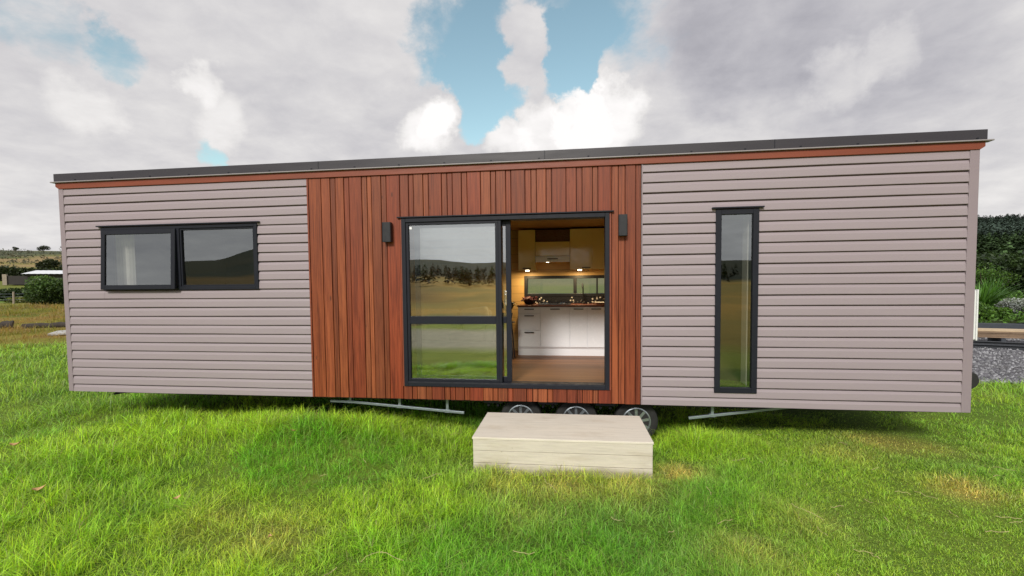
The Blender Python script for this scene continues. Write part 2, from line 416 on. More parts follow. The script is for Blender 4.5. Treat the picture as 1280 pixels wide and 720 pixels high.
def build_ground():
    rs = np.concatenate([np.linspace(0, 12, 90), 12*np.exp(np.linspace(.012, math.log(900/12.), 150))])
    na = 540; th = np.linspace(0, 2*np.pi, na, endpoint=False)
    rr, tt = np.meshgrid(rs[1:], th, indexing='ij')
    x = np.concatenate([[0], (rr*np.sin(tt)).ravel()]); y = np.concatenate([[0], (rr*np.cos(tt)).ravel()]) - 2.
    z = ground(x, y); v = np.stack([x, y, z], 1); nr = len(rs)-1
    i, k = np.meshgrid(np.arange(nr-1), np.arange(na), indexing='ij'); i = i.ravel(); k = k.ravel(); k2 = (k+1) % na
    a = 1+i*na+k; b = 1+i*na+k2; c = 1+(i+1)*na+k2; d = 1+(i+1)*na+k
    tris = np.concatenate([np.stack([a, d, c], 1), np.stack([a, c, b], 1), np.stack([np.zeros(na, int), 1+np.arange(na), 1+(np.arange(na)+1) % na], 1)])
    o = np_mesh('ground', v, tris, M['ground'], ground_colour(x, y), smooth=True)
    tag(o, kind='structure')
build_ground()

def in_gravel(x, y):                       # the yard beyond the house's far right corner
    e = .5*(fbm(x*.9, y*.9, 90, 3)-.5)
    return ((x > 5.2) & (y > 3.55 + .12*(x-6) + e) & (y < 13.5) & (x < 24)) & (y > 3.3)
def build_gravel():
    gx, gy = np.meshgrid(np.arange(5.2, 24, .16), np.arange(3.2, 13.6, .16), indexing='ij')
    n0, n1 = gx.shape
    x = gx.ravel(); y = gy.ravel(); ok = in_gravel(x, y).reshape(n0, n1)
    z = ground(x, y)+.012
    i, k = np.meshgrid(np.arange(n0-1), np.arange(n1-1), indexing='ij'); i = i.ravel(); k = k.ravel()
    q = ok[i, k] & ok[i+1, k] & ok[i, k+1] & ok[i+1, k+1]; i = i[q]; k = k[q]
    f = np.stack([i*n1+k, (i+1)*n1+k, (i+1)*n1+k+1, i*n1+k+1], 1)
    tag(np_mesh('gravel_yard', np.stack([x, y, z], 1), f, M['gravel'], size=4, smooth=True), kind='structure')
    # loose stones
    n = 9000; sx = RNG.uniform(5.4, 14, n); sy = RNG.uniform(3.3, 11, n); q = in_gravel(sx, sy); sx = sx[q]; sy = sy[q]; n = len(sx)
    s = RNG.uniform(.014, .04, n); tet = np.array([[1,0,-.5],[-.5,.87,-.5],[-.5,-.87,-.5],[.1,.1,.8],[.9,.8,.2]])
    ang = RNG.uniform(0, 6.28, n); ca, sa = np.cos(ang), np.sin(ang)
    v = tet[None]*s[:, None, None]*RNG.uniform(.7, 1.3, (n, 5, 3)); vx = v[..., 0]*ca[:, None]-v[..., 1]*sa[:, None]; vy = v[..., 0]*sa[:, None]+v[..., 1]*ca[:, None]
    P = np.stack([vx+sx[:, None], vy+sy[:, None], v[..., 2]+(ground(sx, sy)+.02)[:, None]], -1).reshape(-1, 3)
    tf = np.array([[0,4,3],[4,1,3],[1,2,3],[2,0,3]]); F = (tf[None]+5*np.arange(n)[:, None, None]).reshape(-1, 3)
    g = RNG.uniform(.10, .42, n); cc = np.repeat(np.stack([g, g, g*1.06], 1), 5, 0)
    tag(np_mesh('loose_stones', P, F, M['forest'], cc), 'loose grey gravel stones lying over the yard', 'gravel', kind='stuff')
build_gravel()

# ------------------------------------------------------------------ grass
def blades(px, py, hgt, wid, col_root, col_tip, lean=.45, segs=3, zoff=0.):
    n = len(px); pz = ground(px, py)+zoff
    az = RNG.uniform(0, 2*np.pi, n); fa = az + RNG.normal(0, .5, n) + np.pi/2
    ln = np.abs(RNG.normal(lean, lean*.55, n)); bend = RNG.uniform(.4, 1.3, n)*ln
    t = np.linspace(0, 1, segs+1)
    dx, dy = np.cos(az), np.sin(az); wx, wy = np.cos(fa), np.sin(fa)
    V = np.empty((n, 2*segs+1, 3), np.float32); Cc = np.empty((n, 2*segs+1, 3), np.float32)
    for i, tt in enumerate(t):
        out = hgt*(ln*.35*tt + bend*.75*tt*tt); up = hgt*tt*(1-.35*np.minimum(ln, 1.3)*tt)
        cx = px+dx*out; cy = py+dy*out; cz = pz-.01+up; w = wid*(1-.25*tt-.5*tt*tt)*.5
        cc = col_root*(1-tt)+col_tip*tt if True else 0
        if i < segs:
            V[:, 2*i] = np.stack([cx-wx*w, cy-wy*w, cz], 1); V[:, 2*i+1] = np.stack([cx+wx*w, cy+wy*w, cz], 1)
            Cc[:, 2*i] = cc; Cc[:, 2*i+1] = cc
        else:
            V[:, 2*i] = np.stack([cx, cy, cz], 1); Cc[:, 2*i] = cc
    tr = []
    for i in range(segs-1):
        a = 2*i; tr += [(a, a+1, a+3), (a, a+3, a+2)]
    a = 2*(segs-1); tr.append((a, a+1, a+2))
    F = (np.array(tr)[None] + (2*segs+1)*np.arange(n)[:, None, None]).reshape(-1, 3)
    return V.reshape(-1, 3), F, Cc.reshape(-1, 3)

def grass_height(x, y):
    h = .055 + .075*sst(.35, .7, fbm(x*1.3, y*1.3, 41, 3)) + .05*sst(.45, .75, fbm(x*4.5, y*4.5, 43, 2))
    h = h*(1+.15*np.clip(-x-1, 0, 4)*.5)                                    # longer on the left
    h = h + .11*np.exp(-((x+3.0)/1.2)**2-((y+.5)/.6)**2) + .22*np.exp(-((x-1.45)/.45)**2-((y+.1)/.35)**2) + .10*np.exp(-((x+1.35)/.3)**2-((y+.1)/.5)**2)
    h = h + .06*np.exp(-((x+5.3)/1.)**2-((y+.8)/.8)**2) + .30*np.exp(-((x+21.4)/1.6)**2-((y-8.6)/.9)**2)*(.4+fbm(x*2, y*2, 66, 3))
    h = h + .075*np.exp(-((x+.14)/.95)**6-((y+1.16)/.10)**2)*(.3+1.2*fbm(x*5, y*5, 88, 2))
    h = np.where((y > .15) & (x > XL) & (x < XR), h*.8, h)
    h = h*(1-.30*np.exp(-((x-.2)/1.6)**2-((y+2.6)/1.6)**2))*(1-.46*sst(1.1, 2.4, x)*(1-sst(9, 12, np.hypot(x, y+5.6))))       # mown shorter on the right
    return h
def grass_tint(x, y, n):
    def mx(a, b, f): return a*(1-f[:, None]) + np.asarray(b)*f[:, None]
    base = np.tile(np.array([.18, .40, .028]), (n, 1))
    base = mx(base, [.33, .50, .035], sst(.38, .62, fbm(x*.8+3, y*.8, 51, 3)))
    base = mx(base, [.11, .29, .032], sst(.50, .72, fbm(x*.55, y*.55+7, 52, 3))*.8)
    base = mx(base, [.24, .44, .085], sst(.5, .7, fbm(x*1.7+1, y*1.7, 55, 3))*.5*sst(-2.6, -.5, x)*(1-sst(1, 2.5, x)))
    base = mx(base, [.27, .40, .050], sst(.8, 2.2, x)*.55)
    base = mx(base, [.25, .37, .055], sst(5, 9, -x)*.75)
    yl = np.zeros(n)
    for px_, py_, pr, pa in YELLOW: yl = np.maximum(yl, pa*np.exp(-((x-px_)**2+(y-py_)**2)/pr**2))
    base = mx(base, [.60, .49, .15], np.clip(yl*RNG.uniform(.4, 1.9, n), 0, 1))
    base = base*1.78*RNG.uniform(.34, 1.55, (n, 1))*np.stack([RNG.uniform(.85, 1.2, n), np.ones(n), np.ones(n)], 1)
    pale = RNG.random(n) < .13
    base[pale] = base[pale]*.5+np.array([.30, .36, .13])  # lighter blades carry the turf highlights in their colour
    deadb = RNG.random(n) < .035+.12*yl
    base[deadb] = np.array([.46, .37, .16])*RNG.uniform(.6, 1.1, (deadb.sum(), 1))
    return base
def free(x, y):
    ok = ~((x > -1.04) & (x < .76) & (y > -1.08) & (y < -.16))
    ok &= ~in_gravel(x, y)
    ok &= ~((np.abs(y-.18) < .14) & (np.abs(x-.05) < 1.05))
    return ok
def sample_polar(n, r0, r1, pw, a0=-66, a1=50):
    """area density falls as r^-pw seen from the lawn in front of the house"""
    u = RNG.random(n); e = 2-pw
    r = np.exp(np.log(r0)+u*np.log(r1/r0)) if abs(e) < 1e-6 else (r0**e+u*(r1**e-r0**e))**(1/e)
    a = np.radians(RNG.uniform(a0, a1, n)); return r*np.sin(a), r*np.cos(a)-5.6, r
def build_grass():
    VV, FF, CC = [], [], []; off = 0
    for n, r0, r1, pw, segs, w0, bh, alim in ((160000, 1.6, 7.5, 1.3, 3, .0036, .8, (12, 56)), (470000, 1.3, 8.5, 1.45, 3, .0038, .92, (-70, 56)), (210000, 8.5, 26, 2., 2, .0062, 1.15, (-64, 46))):
        x, y, r = sample_polar(n, r0, r1, pw, *alim)
        # clumping: keep with probability from fine noise
        keep = (RNG.random(n) < .30+.70*np.maximum(sst(.3, .6, fbm(x*6, y*6, 71, 2)), .8*sst(1., 2., x))) & free(x, y)
        keep &= ~((y > 1.6) & (x > XL+.1) & (x < XR-.1))
        if r0 > 5: keep &= (r < 21.5+7*(fbm(x*.35, y*.35, 31, 4)-.5)+2*RNG.random(n)) | (x > 0)
        x = x[keep]; y = y[keep]; r = r[keep]; m = len(x)
        h = grass_height(x, y)*RNG.uniform(.5, 1.35, m)*bh
        w = w0*RNG.uniform(.7, 1.3, m)*np.maximum(1, r/(5. if segs == 3 else 9.))*(1+.5*sst(.1, .25, h))
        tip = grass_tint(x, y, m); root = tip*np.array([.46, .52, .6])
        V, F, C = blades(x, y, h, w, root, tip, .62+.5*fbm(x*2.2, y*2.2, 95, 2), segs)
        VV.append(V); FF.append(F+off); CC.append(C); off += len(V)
    # straggly pale stalks standing above the sward
    n = 2600; x, y, r = sample_polar(n, 1.8, 8, 1.3); k = free(x, y); x = x[k]; y = y[k]; m = len(x)
    c = np.tile(np.array([.50, .52, .18]), (m, 1))*RNG.uniform(.6, 1.2, (m, 1))
    V, F, C = blades(x, y, grass_height(x, y)*RNG.uniform(1.1, 1.7, m), np.full(m, .0028), c*.6, c, .7, 3)
    VV.append(V); FF.append(F+off); CC.append(C)
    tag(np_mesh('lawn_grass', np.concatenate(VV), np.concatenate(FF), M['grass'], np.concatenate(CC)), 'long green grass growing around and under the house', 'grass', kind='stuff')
    # dry paddock beyond the lawn on the left
    n = 60000; x, y, r = sample_polar(n, 17, 56, 1.6, -70, -42)
    k = (r > 20.0+6*(fbm(x*.35, y*.35, 31, 4)-.5)) & (RNG.random(n) < .3+.7*sst(.35, .6, fbm(x*.8, y*.8, 73, 3))); x = x[k]; y = y[k]; r = r[k]; m = len(x)
    g = sst(.42, .62, fbm(x*.5, y*.5, 81, 3))[:, None]
    c = (np.array([.46, .31, .10])*(1-g)+np.array([.30, .31, .055])*g)*RNG.uniform(.6, 1.3, (m, 1))
    V, F, C = blades(x, y, RNG.uniform(.06, .26, m)*(.5+1.6*sst(.4, .7, fbm(x*.9, y*.9, 83, 3))), .010*r/16, c*.55, c, .6, 2)
    tag(np_mesh('dry_grass', V, F, M['grass'], C), 'dry yellow brown grass of the paddock on the left', 'grass', kind='stuff')
    # cut straw lying on the lawn
    n = 150; x, y, r = sample_polar(n, 2.2, 7.5, 1.2, -40, 42); k = free(x, y) & ((x > .3) | (RNG.random(n) < .25)) & (y < .3); x = x[k]; y = y[k]
    mb = MB()
    for i in range(len(x)):
        a = random.uniform(0, 6.28); L = random.uniform(.05, .17)*(2.2 if random.random() < .12 else 1); pts = []
        for q in range(5):
            xx = x[i]+math.cos(a)*L*(q/4-.5); yy = y[i]+math.sin(a)*L*(q/4-.5); a += random.uniform(-.13, .13)
            pts.append((xx, yy, float(ground(xx, yy)+grass_height(np.array(xx), np.array(yy))*.62)+random.uniform(-.005, .012)))
        mb.tube(pts, .0017, 4, False)
    tag(mb.build('loose_straw', M['straw']), 'pale dry straw strewn over the lawn', 'straw', kind='stuff')
build_grass()
# ------------------------------------------------------------------ the tiny house
HX, HY = -1.4, 1.5
house = empty('tiny_house', (HX, HY, -.1), 'tiny house on wheels with mauve weatherboards, a cedar middle and an open sliding door', 'house')
W1 = (-6.395, -4.078, 1.788, 2.648); DR = (-2.124, .415, .55, 2.65); W2 = (1.60, 2.063, .546, 2.647)
PITCH = .1187
def cells(x0, x1, z0, z1, ops):
    xs = sorted({x0, x1, *[min(max(v, x0), x1) for o in ops for v in o[:2]]}); zs = sorted({z0, z1, *[min(max(v, z0), z1) for o in ops for v in o[2:]]})
    for a, b in zip(xs, xs[1:]):
        run = None
        for c, d in zip(zs, zs[1:]):
            solid = not any(o[0] < (a+b)/2 < o[1] and o[2] < (c+d)/2 < o[3] for o in ops)
            if solid: run = (run[0] if run else c, d)
            if (not solid or d == zs[-1]) and run: yield a, b, run[0], run[1]; run = None
PROF = [(0, .016), (0, -.020), (.004, -.023), (.074, -.019), (.1045, -.007), (.1075, .013), (PITCH, .0165)]
def clip_prof(lo, hi):
    out = []
    for (za, ya), (zb, yb) in zip(PROF, PROF[1:]):
        if zb < lo or za > hi: continue
        if za == zb:
            if lo <= za <= hi: out += [(za, ya), (zb, yb)]
            continue
        a, b = max(za, lo), min(zb, hi)
        out += [(a, ya+(yb-ya)*(a-za)/(zb-za)), (b, ya+(yb-ya)*(b-za)/(zb-za))]
    r = []
    for p in out:
        if not r or abs(p[0]-r[-1][0])+abs(p[1]-r[-1][1]) > 1e-6: r.append(p)
    return r
def siding(x0, x1, op):
    mb = MB(); z = .488-PITCH; k = 0
    while z < WT:
        za, zb = max(z, WB), min(z+PITCH, WT)
        segs = [(x0, x1, za, zb)]
        if op[2] < zb and op[3] > za:
            segs = [(x0, op[0], za, zb), (op[1], x1, za, zb)]
            if za < op[2]: segs.append((op[0], op[1], za, op[2]))
            if zb > op[3]: segs.append((op[0], op[1], op[3], zb))
        for a, b, c, d in segs:
            pr = clip_prof(c-z, d-z); n = len(pr)
            if n < 2: continue
            jit = random.uniform(-.0012, .0012)
            nx = max(2, int((b-a)/.6)+1); vs = []
            for i in range(nx):
                xx = a+(b-a)*i/(nx-1); wob = .0016*math.sin(xx*1.3+k*2.1)+.001*math.sin(xx*3.7+k)
                vs += [(xx, y+jit, z+h+wob) for h, y in pr]
            fs = [(i*n+q, (i+1)*n+q, (i+1)*n+q+1, i*n+q+1) for i in range(nx-1) for q in range(n-1)]
            mb.add(vs, fs)
        z += PITCH; k += 1
    o = mb.build('weatherboard_cladding', M['siding'], house); return o
TL, TR = .074, .092
siding(XL+TL, CL-.006, W1); siding(CR+.012, XR-TR, W2)

# wall cores and lining
def core(x0, x1, ops, mat):
    mb = MB()
    for a, b, c, d in cells(x0, x1, WB+.002, WT, ops): mb.box(a, b, .0205, .13, c, d)
    return mb.build('wall', mat, house)
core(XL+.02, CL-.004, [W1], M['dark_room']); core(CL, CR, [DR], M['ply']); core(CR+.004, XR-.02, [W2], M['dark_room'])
KW = (-.90, .80, 1.585, 1.965)
mb = MB()
for a, b, c, d in cells(-3.30, .86, WB+.002, 3.0, [KW]): mb.box(a, b, 2.872, 2.98, c, d)
mb.build('wall', M['ply'], house)
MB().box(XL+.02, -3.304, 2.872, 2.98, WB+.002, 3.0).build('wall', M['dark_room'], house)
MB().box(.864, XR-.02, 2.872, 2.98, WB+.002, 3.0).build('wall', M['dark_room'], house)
for x in (-3.37, .845):
    MB().box(x, x+.07, .134, 2.868, .56, 2.79).build('partition_wall', M['ply'], house)
for x0, x1 in ((XL+.012, XL+.13), (XR-.13, XR-.012)):
    mb = MB().box(x0, x1, .134, 2.868, WB+.002, 3.0); s = -1 if x0 < 0 else 1; xo = x0 if s < 0 else x1
    mb.build('end_wall', M['dark_room'], house)
    mb = MB(); z = .488-PITCH
    while z < WT-.05:
        pr = [(h, -y) for h, y in clip_prof(max(0, WB-z), min(PITCH, 3.15-z))]; n = len(pr)
        if n > 1: mb.add([(xo+s*(.012+y), yy, z+h) for yy in (.05, 2.94) for h, y in pr], [(q, q+1, n+q+1, n+q) for q in range(n-1)])
        z += PITCH
    mb.build('weatherboard_cladding', M['siding'], house)
mb = MB(); z = .488-PITCH
while z < 3.0:                                                       # rear face
    pr = [(h, -y) for h, y in clip_prof(max(0, WB-z), min(PITCH, 3.0-z))]; n = len(pr)
    for a, b in ((XL+.07, -.93), (.83, XR-.07)) if KW[2] < z+PITCH and KW[3] > z else ((XL+.07, XR-.07),):
        mb.add([(xx, 2.99+y, z+h) for xx in (a, b) for h, y in pr], [(q, q+1, n+q+1, n+q) for q in range(n-1)])
    z += PITCH
mb.build('weatherboard_cladding', M['siding'], house)
MB().box(XL, XL+TL, -.026, .019, WB, WT).box(XL-.002, XL+.018, .0195, .11, WB, WT).build('corner_trim', M['trim'], house, .004)
MB().box(XR-TR, XR, -.026, .019, WB-.002, WT).box(XR-.018, XR+.002, .0195, .11, WB, WT).build('corner_trim', M['trim'], house, .004)
MB().box(CR-.002, CR+.012, -.024, .019, WB, WT).build('joint_trim', M['trim'], house, .002)
MB().box(CL-.008, CL+.012, -.024, .019, WB, WT).build('joint_trim', M['fascia'], house, .002)

# cedar boards, widths read off the photograph's rhythm of wide, medium and narrow
EDG = [-3.352, -3.182, -3.06, -2.99, -2.876, -2.806, -2.638, -2.569, -2.511, -2.384, -2.316, -2.142, -2.027, -1.965, -1.841, -1.771, -1.606, -1.536, -1.47, -1.355, -1.286, -1.118, -.995,
       -.932, -.81, -.747, -.577, -.505, -.44, -.325, -.26, -.089, .032, .099, .219, .282, .442, .518, .594, .714, .777]
PAL = [(.31,.085,.038), (.37,.115,.052), (.22,.056,.030), (.42,.145,.068), (.285,.070,.038), (.36,.13,.066), (.25,.078,.036)]
FIX = {0: (.33,.095,.038), 3: (.37,.12,.052), 8: (.21,.068,.034), 4: (.28,.07,.036), 5: (.31,.072,.034), 10: (.29,.058,.026), 15: (.22,.05,.028), 20: (.30,.058,.034), 25: (.20,.052,.026), 30: (.20,.045,.024), 35: (.24,.042,.024), 37: (.34,.10,.045), 38: (.27,.068,.032)}
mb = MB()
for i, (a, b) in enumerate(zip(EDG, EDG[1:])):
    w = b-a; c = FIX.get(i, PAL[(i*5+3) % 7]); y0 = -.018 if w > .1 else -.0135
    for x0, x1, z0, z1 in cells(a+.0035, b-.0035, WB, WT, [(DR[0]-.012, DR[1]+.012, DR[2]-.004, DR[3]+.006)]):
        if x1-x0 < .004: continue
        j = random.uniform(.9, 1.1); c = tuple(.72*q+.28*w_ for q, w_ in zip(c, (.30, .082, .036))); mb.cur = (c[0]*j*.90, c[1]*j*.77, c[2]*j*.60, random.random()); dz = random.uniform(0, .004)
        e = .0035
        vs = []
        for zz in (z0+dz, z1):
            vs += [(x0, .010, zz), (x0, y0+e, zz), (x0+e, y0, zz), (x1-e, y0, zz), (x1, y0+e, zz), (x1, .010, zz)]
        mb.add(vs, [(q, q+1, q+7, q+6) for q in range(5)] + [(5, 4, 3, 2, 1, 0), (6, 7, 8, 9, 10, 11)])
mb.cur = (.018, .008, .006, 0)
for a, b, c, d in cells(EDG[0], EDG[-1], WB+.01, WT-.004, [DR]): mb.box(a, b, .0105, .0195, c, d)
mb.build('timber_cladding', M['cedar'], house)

# roof: flashed parapet, thin drip lip, stained fascia
mb = MB()
mb.add([(XL-.03, -.055, 3.285), (XR+.045, -.055, 3.285), (XR+.045, -.055, 3.392), (XL-.03, -.055, 3.392),
        (XL-.03, 3.06, 3.08), (XR+.045, 3.06, 3.08), (XR+.045, 3.06, 3.17), (XL-.03, 3.06, 3.17)],
       [(0,1,2,3), (4,7,6,5), (3,2,6,7), (0,4,5,1), (0,3,7,4), (1,5,6,2)])
roof = mb.build('roof', M['flash'], house, .006)
for x in (-3.19, -.34, 2.2): MB().box(x, x+.006, -.0575, -.0545, 3.288, 3.39).build('flashing_joint', M['alu'], roof)
for i in range(20):
    x = XL+.3+i*.575; MB().box(x, x+.02, -.0600, -.0555, 3.286, 3.306).build('flashing_clip', M['alu'], roof)
MB().box(XL-.075, XR+.10, -.068, .02, 3.270, 3.2845).build('drip_edge', M['lip'], roof, .003)
mb = MB(); f0, f1, ch = XL-.028, XR+.04, .045
mb.add([(f0+ch, -.038, 3.19), (f1-ch, -.038, 3.19), (f1, -.038, 3.22), (f1, -.038, 3.2695), (f0, -.038, 3.2695), (f0, -.038, 3.22)] +
       [(f0+ch, .0195, 3.19), (f1-ch, .0195, 3.19), (f1, .0195, 3.22), (f1, .0195, 3.2695), (f0, .0195, 3.2695), (f0, .0195, 3.22)],
       [(0,1,2,3,4,5), (11,10,9,8,7,6)]+[(q, (q+1) % 6+6-6+0, (q+1) % 6+6, q+6) for q in range(6)])
mb.build('fascia_board', M['fascia'], house, .003)
# fall of the side walls up to the roof
for x0, x1 in ((XL+.01, XL+.13), (XR-.13, XR-.01)):
    MB().box(x0, x1, .13, 2.98, 3.002, 3.09).build('side_fascia', M['fascia'], house)

# floor, ceiling, chassis
MB().box(XL+.14, XR-.14, .134, 2.868, WB+.004, .556).build('floor_frame', M['steel'], house)
MB().box(-3.298, .843, .134, 2.868, .5565, .592).build('floor', M['floor'], house)
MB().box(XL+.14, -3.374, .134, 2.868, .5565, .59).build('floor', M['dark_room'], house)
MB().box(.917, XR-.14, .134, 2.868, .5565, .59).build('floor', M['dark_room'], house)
MB().box(XL+.14, XR-.14, .134, 2.868, 2.795, 2.86).build('ceiling', M['ceil'], house)

# ---------------- windows and door
def ring(mb, x0, x1, z0, z1, w, y0, y1, b=None):
    b = w if b is None else b
    mb.box(x0, x0+w, y0, y1, z0, z1).box(x1-w, x1, y0, y1, z0, z1).box(x0+w, x1-w, y0, y1, z1-w, z1).box(x0+w, x1-w, y0, y1, z0, z0+b); return mb
def pane(x0, x1, z0, z1, y, mat, parent, name='pane'):
    return MB().add([(x0, y, z0), (x1, y, z0), (x1, y, z1), (x0, y, z1)], [(0,1,2,3)]).build(name, mat, parent)
# bedroom window: awning sash on the left standing a little open, fixed light on the right
w1 = ring(MB(), W1[0], W1[1], W1[2], W1[3], .045, -.036, .10).box(-5.268, -5.205, -.0355, .09, W1[2]+.045, W1[3]-.045).build('window', M['alu'], house, .004)
mb = MB(); ring(mb, -5.205, W1[1]+.0-.045, W1[2]+.045, W1[3]-.045, .022, -.022, .02).build('glazing_bead', M['alu'], w1, .002)
pane(-5.185, -4.143, W1[2]+.065, W1[3]-.065, .0, M['bedglass'], w1)
sash = ring(MB(), -6.362, -5.240, W1[2]+.010, W1[3]-.048, .060, -.060, -.028).build('sash', M['alu'], w1, .004)
pane(-6.304, -5.298, W1[2]+.068, W1[3]-.106, -.045, M['bedglass'], sash)
# swing the sash out at its foot about the top edge
hz = W1[3]-.05; ang = R(3.0)
for o in (sash, *sash.children):
    me = o.data; b = base_of(o)
    for v in me.vertices:
        y, z = v.co.y+b.y+.03, v.co.z+b.z-hz
        v.co.y = y*math.cos(ang)+z*math.sin(ang)-.03-b.y; v.co.z = -y*math.sin(ang)+z*math.cos(ang)+hz-b.z
MB().box(W1[0]-.045, W1[1]+.045, -.060, .01, W1[3]+.004, W1[3]+.020).build('head_flashing', M['alu'], w1, .002)
# tall slim window
w2 = ring(MB(), W2[0], W2[1], W2[2], W2[3], .062, -.036, .10).build('window', M['alu'], house, .004)
pane(W2[0]+.06, W2[1]-.06, W2[2]+.06, W2[3]-.06, -.006, M['bedglass'], w2)
MB().box(W2[0]-.045, W2[1]+.045, -.060, .01, W2[3]+.004, W2[3]+.020).build('head_flashing', M['alu'], w2, .002)
MB().box(W2[1]-.064, W2[1]-.05, .131, .30, W2[2]+.06, W2[3]-.06).build('reveal', M['cushion'], w2)
# sliding door
dr = ring(MB(), *DR, .052, -.034, .12).box(DR[0]+.052, DR[1]-.052, -.0345, .119, DR[2]+.0525, DR[2]+.062).build('sliding_door', M['alu'], house, .004)
MB().box(DR[0]-.05, DR[1]+.05, -.052, .01, DR[3]+.004, DR[3]+.018).build('head_flashing', M['alu'], dr, .002)
MB().box(DR[1]+.001, DR[1]+.020, -.022, .012, DR[2]-.003, DR[3]+.003).build('timber_reveal', M['fascia'], dr, .002)
MB().box(DR[0]-.020, DR[0]-.001, -.022, .012, DR[2]-.003, DR[3]+.003).build('timber_reveal', M['fascia'], dr, .002)
fx = ring(MB(), -2.0718, -.875, .6125, 2.5975, .034, -.018, .028)
fx.box(-.947, -.909, -.0175, .0275, .6465, 2.5635).box(-2.038, -.947, -.0175, .0275, 1.335, 1.43)
fx.build('fixed_sash', M['alu'], dr, .003)
pane(-2.036, -.948, 1.432, 2.562, .004, M['glass'], dr); pane(-2.036, -.948, .648, 1.333, .004, M['glass'], dr)
MB().box(-2.03, -2.0, .001, .003, 2.515, 2.545).build('sticker', M['white'], dr)
sl = ring(MB(), -1.985, -.765, .6125, 2.5975, .062, .045, .085)
sl.box(-1.923, -.827, .0455, .0845, 1.345, 1.42).build('sliding_sash', M['alu'], dr, .003)
pane(-1.922, -.828, 1.422, 2.535, .065, M['glass'], dr); pane(-1.922, -.828, .675, 1.343, .065, M['glass'], dr)
MB().box(-.845, -.815, .026, .0445, 1.56, 1.74).box(-.838, -.822, .004, .030, 1.60, 1.70).build('handle', M['chrome'], dr, .004)
# kitchen window in the rear wall
kw = ring(MB(), *KW, .055, 2.85, 3.0).box(-.01, .05, 2.852, 2.985, KW[2]+.042, KW[3]-.042).box(.40, .425, 2.853, 2.98, KW[2]+.042, KW[3]-.042).build('window', M['black'], house, .003)
pane(KW[0]+.04, KW[1]-.04, KW[2]+.04, KW[3]-.04, 2.93, mat_glass('clear_glass', .06, (.62, .84, .95)), kw)

# ---------------- running gear
mb = MB()
for y in (.30, 2.60): mb.box(XL+.3, XR-.1, y, y+.06, WB-.09, WB+.0015)
for i in range(15): x = XL+.4+i*.75; mb.box(x, x+.05, .362, 2.598, WB-.055, WB+.0012)
mb.build('chassis', M['steel'], house)
def truss(pts, ups, name='truss_rail'):
    mb = MB()
    for a, b in zip(pts, pts[1:]): mb.bar((a[0], .15, a[1]), (b[0], .15, b[1]), .035, .030)
    for x, z in ups: mb.bar((x, .15, z), (x, .15, WB+.003), .034, .034); mb.box(x-.035, x+.035, .13, .17, z-.018, z+.02)
    mb.build(name, M['galv'], house, .003)
truss([(-3.22, .292), (-2.93, .287), (-1.40, .180)], [(-2.94, .288), (-2.26, .24), (-1.62, .196)])
truss([(1.36, .192), (2.75, .392)], [(1.63, .232)])
for x in (-1.03, -.33, .38):
    mb = MB()
    mb.box(x-.12, x+.12, .19, .26, WB-.085, WB+.001); mb.lathe((x-.06, .20, WB-.105), [(.018, -.03), (.018, .02)], 'y', 10); mb.lathe((x+.06, .20, WB-.105), [(.018, -.03), (.018, .02)], 'y', 10)
    mb.build('spring_hanger', M['steel'], house, .003)
def wheel(x):
    c = (x, .165, .125); Rt = .262
    w = MB().lathe(c, [(.17, -.18), (Rt-.03, -.185), (Rt-.006, -.17), (Rt, -.15), (Rt, -.03), (Rt-.006, -.012), (Rt-.03, .002), (.205, .004), (.172, -.004)], 'y', 40).build('wheel', M['rubber'], house, smooth=True)
    mb = MB().lathe(c, [(.172, -.02), (.172, .002), (.160, .006), (.150, -.004), (.146, -.05)], 'y', 40)
    for k in range(9):
        a = 2*math.pi*k/9+.2; u = (math.cos(a), 0, math.sin(a)); t = (-math.sin(a), 0, math.cos(a))
        mb.obox((c[0]+u[0]*.10, c[1]+.012, c[2]+u[2]*.10), u, (0,1,0), t, .052, .010, .016)
    mb.build('rim', M['rim'], w, smooth=True)
    MB().lathe((x, .20, .125), [(.147, -.004), (.147, .004)], 'y', 32).build('spoke_gap_backing', M['black'], w)  # dark disc added so the gaps between the spokes look shaded
    MB().lathe(c, [(.055, -.03), (.055, .004), (.048, .012), (.034, .016), (.030, .030), (0.012, .034)], 'y', 28).build('hub_cap', M['hub'], w, smooth=True)
for x in (-.672, .022, .752): wheel(x)
mb = MB().bar((4.10, 1.5, .40), (5.30, 1.5, .38), .10, .10); mb.bar((4.10, .6, .40), (5.05, 1.45, .385), .08, .09); mb.bar((4.10, 2.4, .40), (5.05, 1.55, .385), .08, .09)
mb.build('drawbar', M['steel'], house, .004)
jw = MB().lathe((5.342, 1.44, .445), [(.055, -.075), (.11, -.075), (.124, -.055), (.124, -.02), (.11, 0), (.055, .0)], 'y', 28).build('jockey_wheel', M['rubber'], house, smooth=True)
MB().bar((5.342, 1.53, .445), (5.30, 1.53, .80), .04).bar((5.342, 1.44, .445), (5.342, 1.54, .445), .03).box(5.24, 5.32, 1.50, 1.56, .36, .52).build('jockey_post', M['steel'], jw)
MB().bar((-6.42, .06, .335), (-6.02, .55, .365), .06, .02).bar((-6.05, .50, .36), (-6.05, .50, WB+.02), .05).build('stabiliser_leg', M['black'], house, .003)
MB().bar((3.80, .12, WB+.005), (3.80, .12, .352), .02).lathe((3.80, .12, .335), [(.012, 0), (.02, .006), (.02, .02)], 'z', 12).build('drain_pipe', M['black'], house)

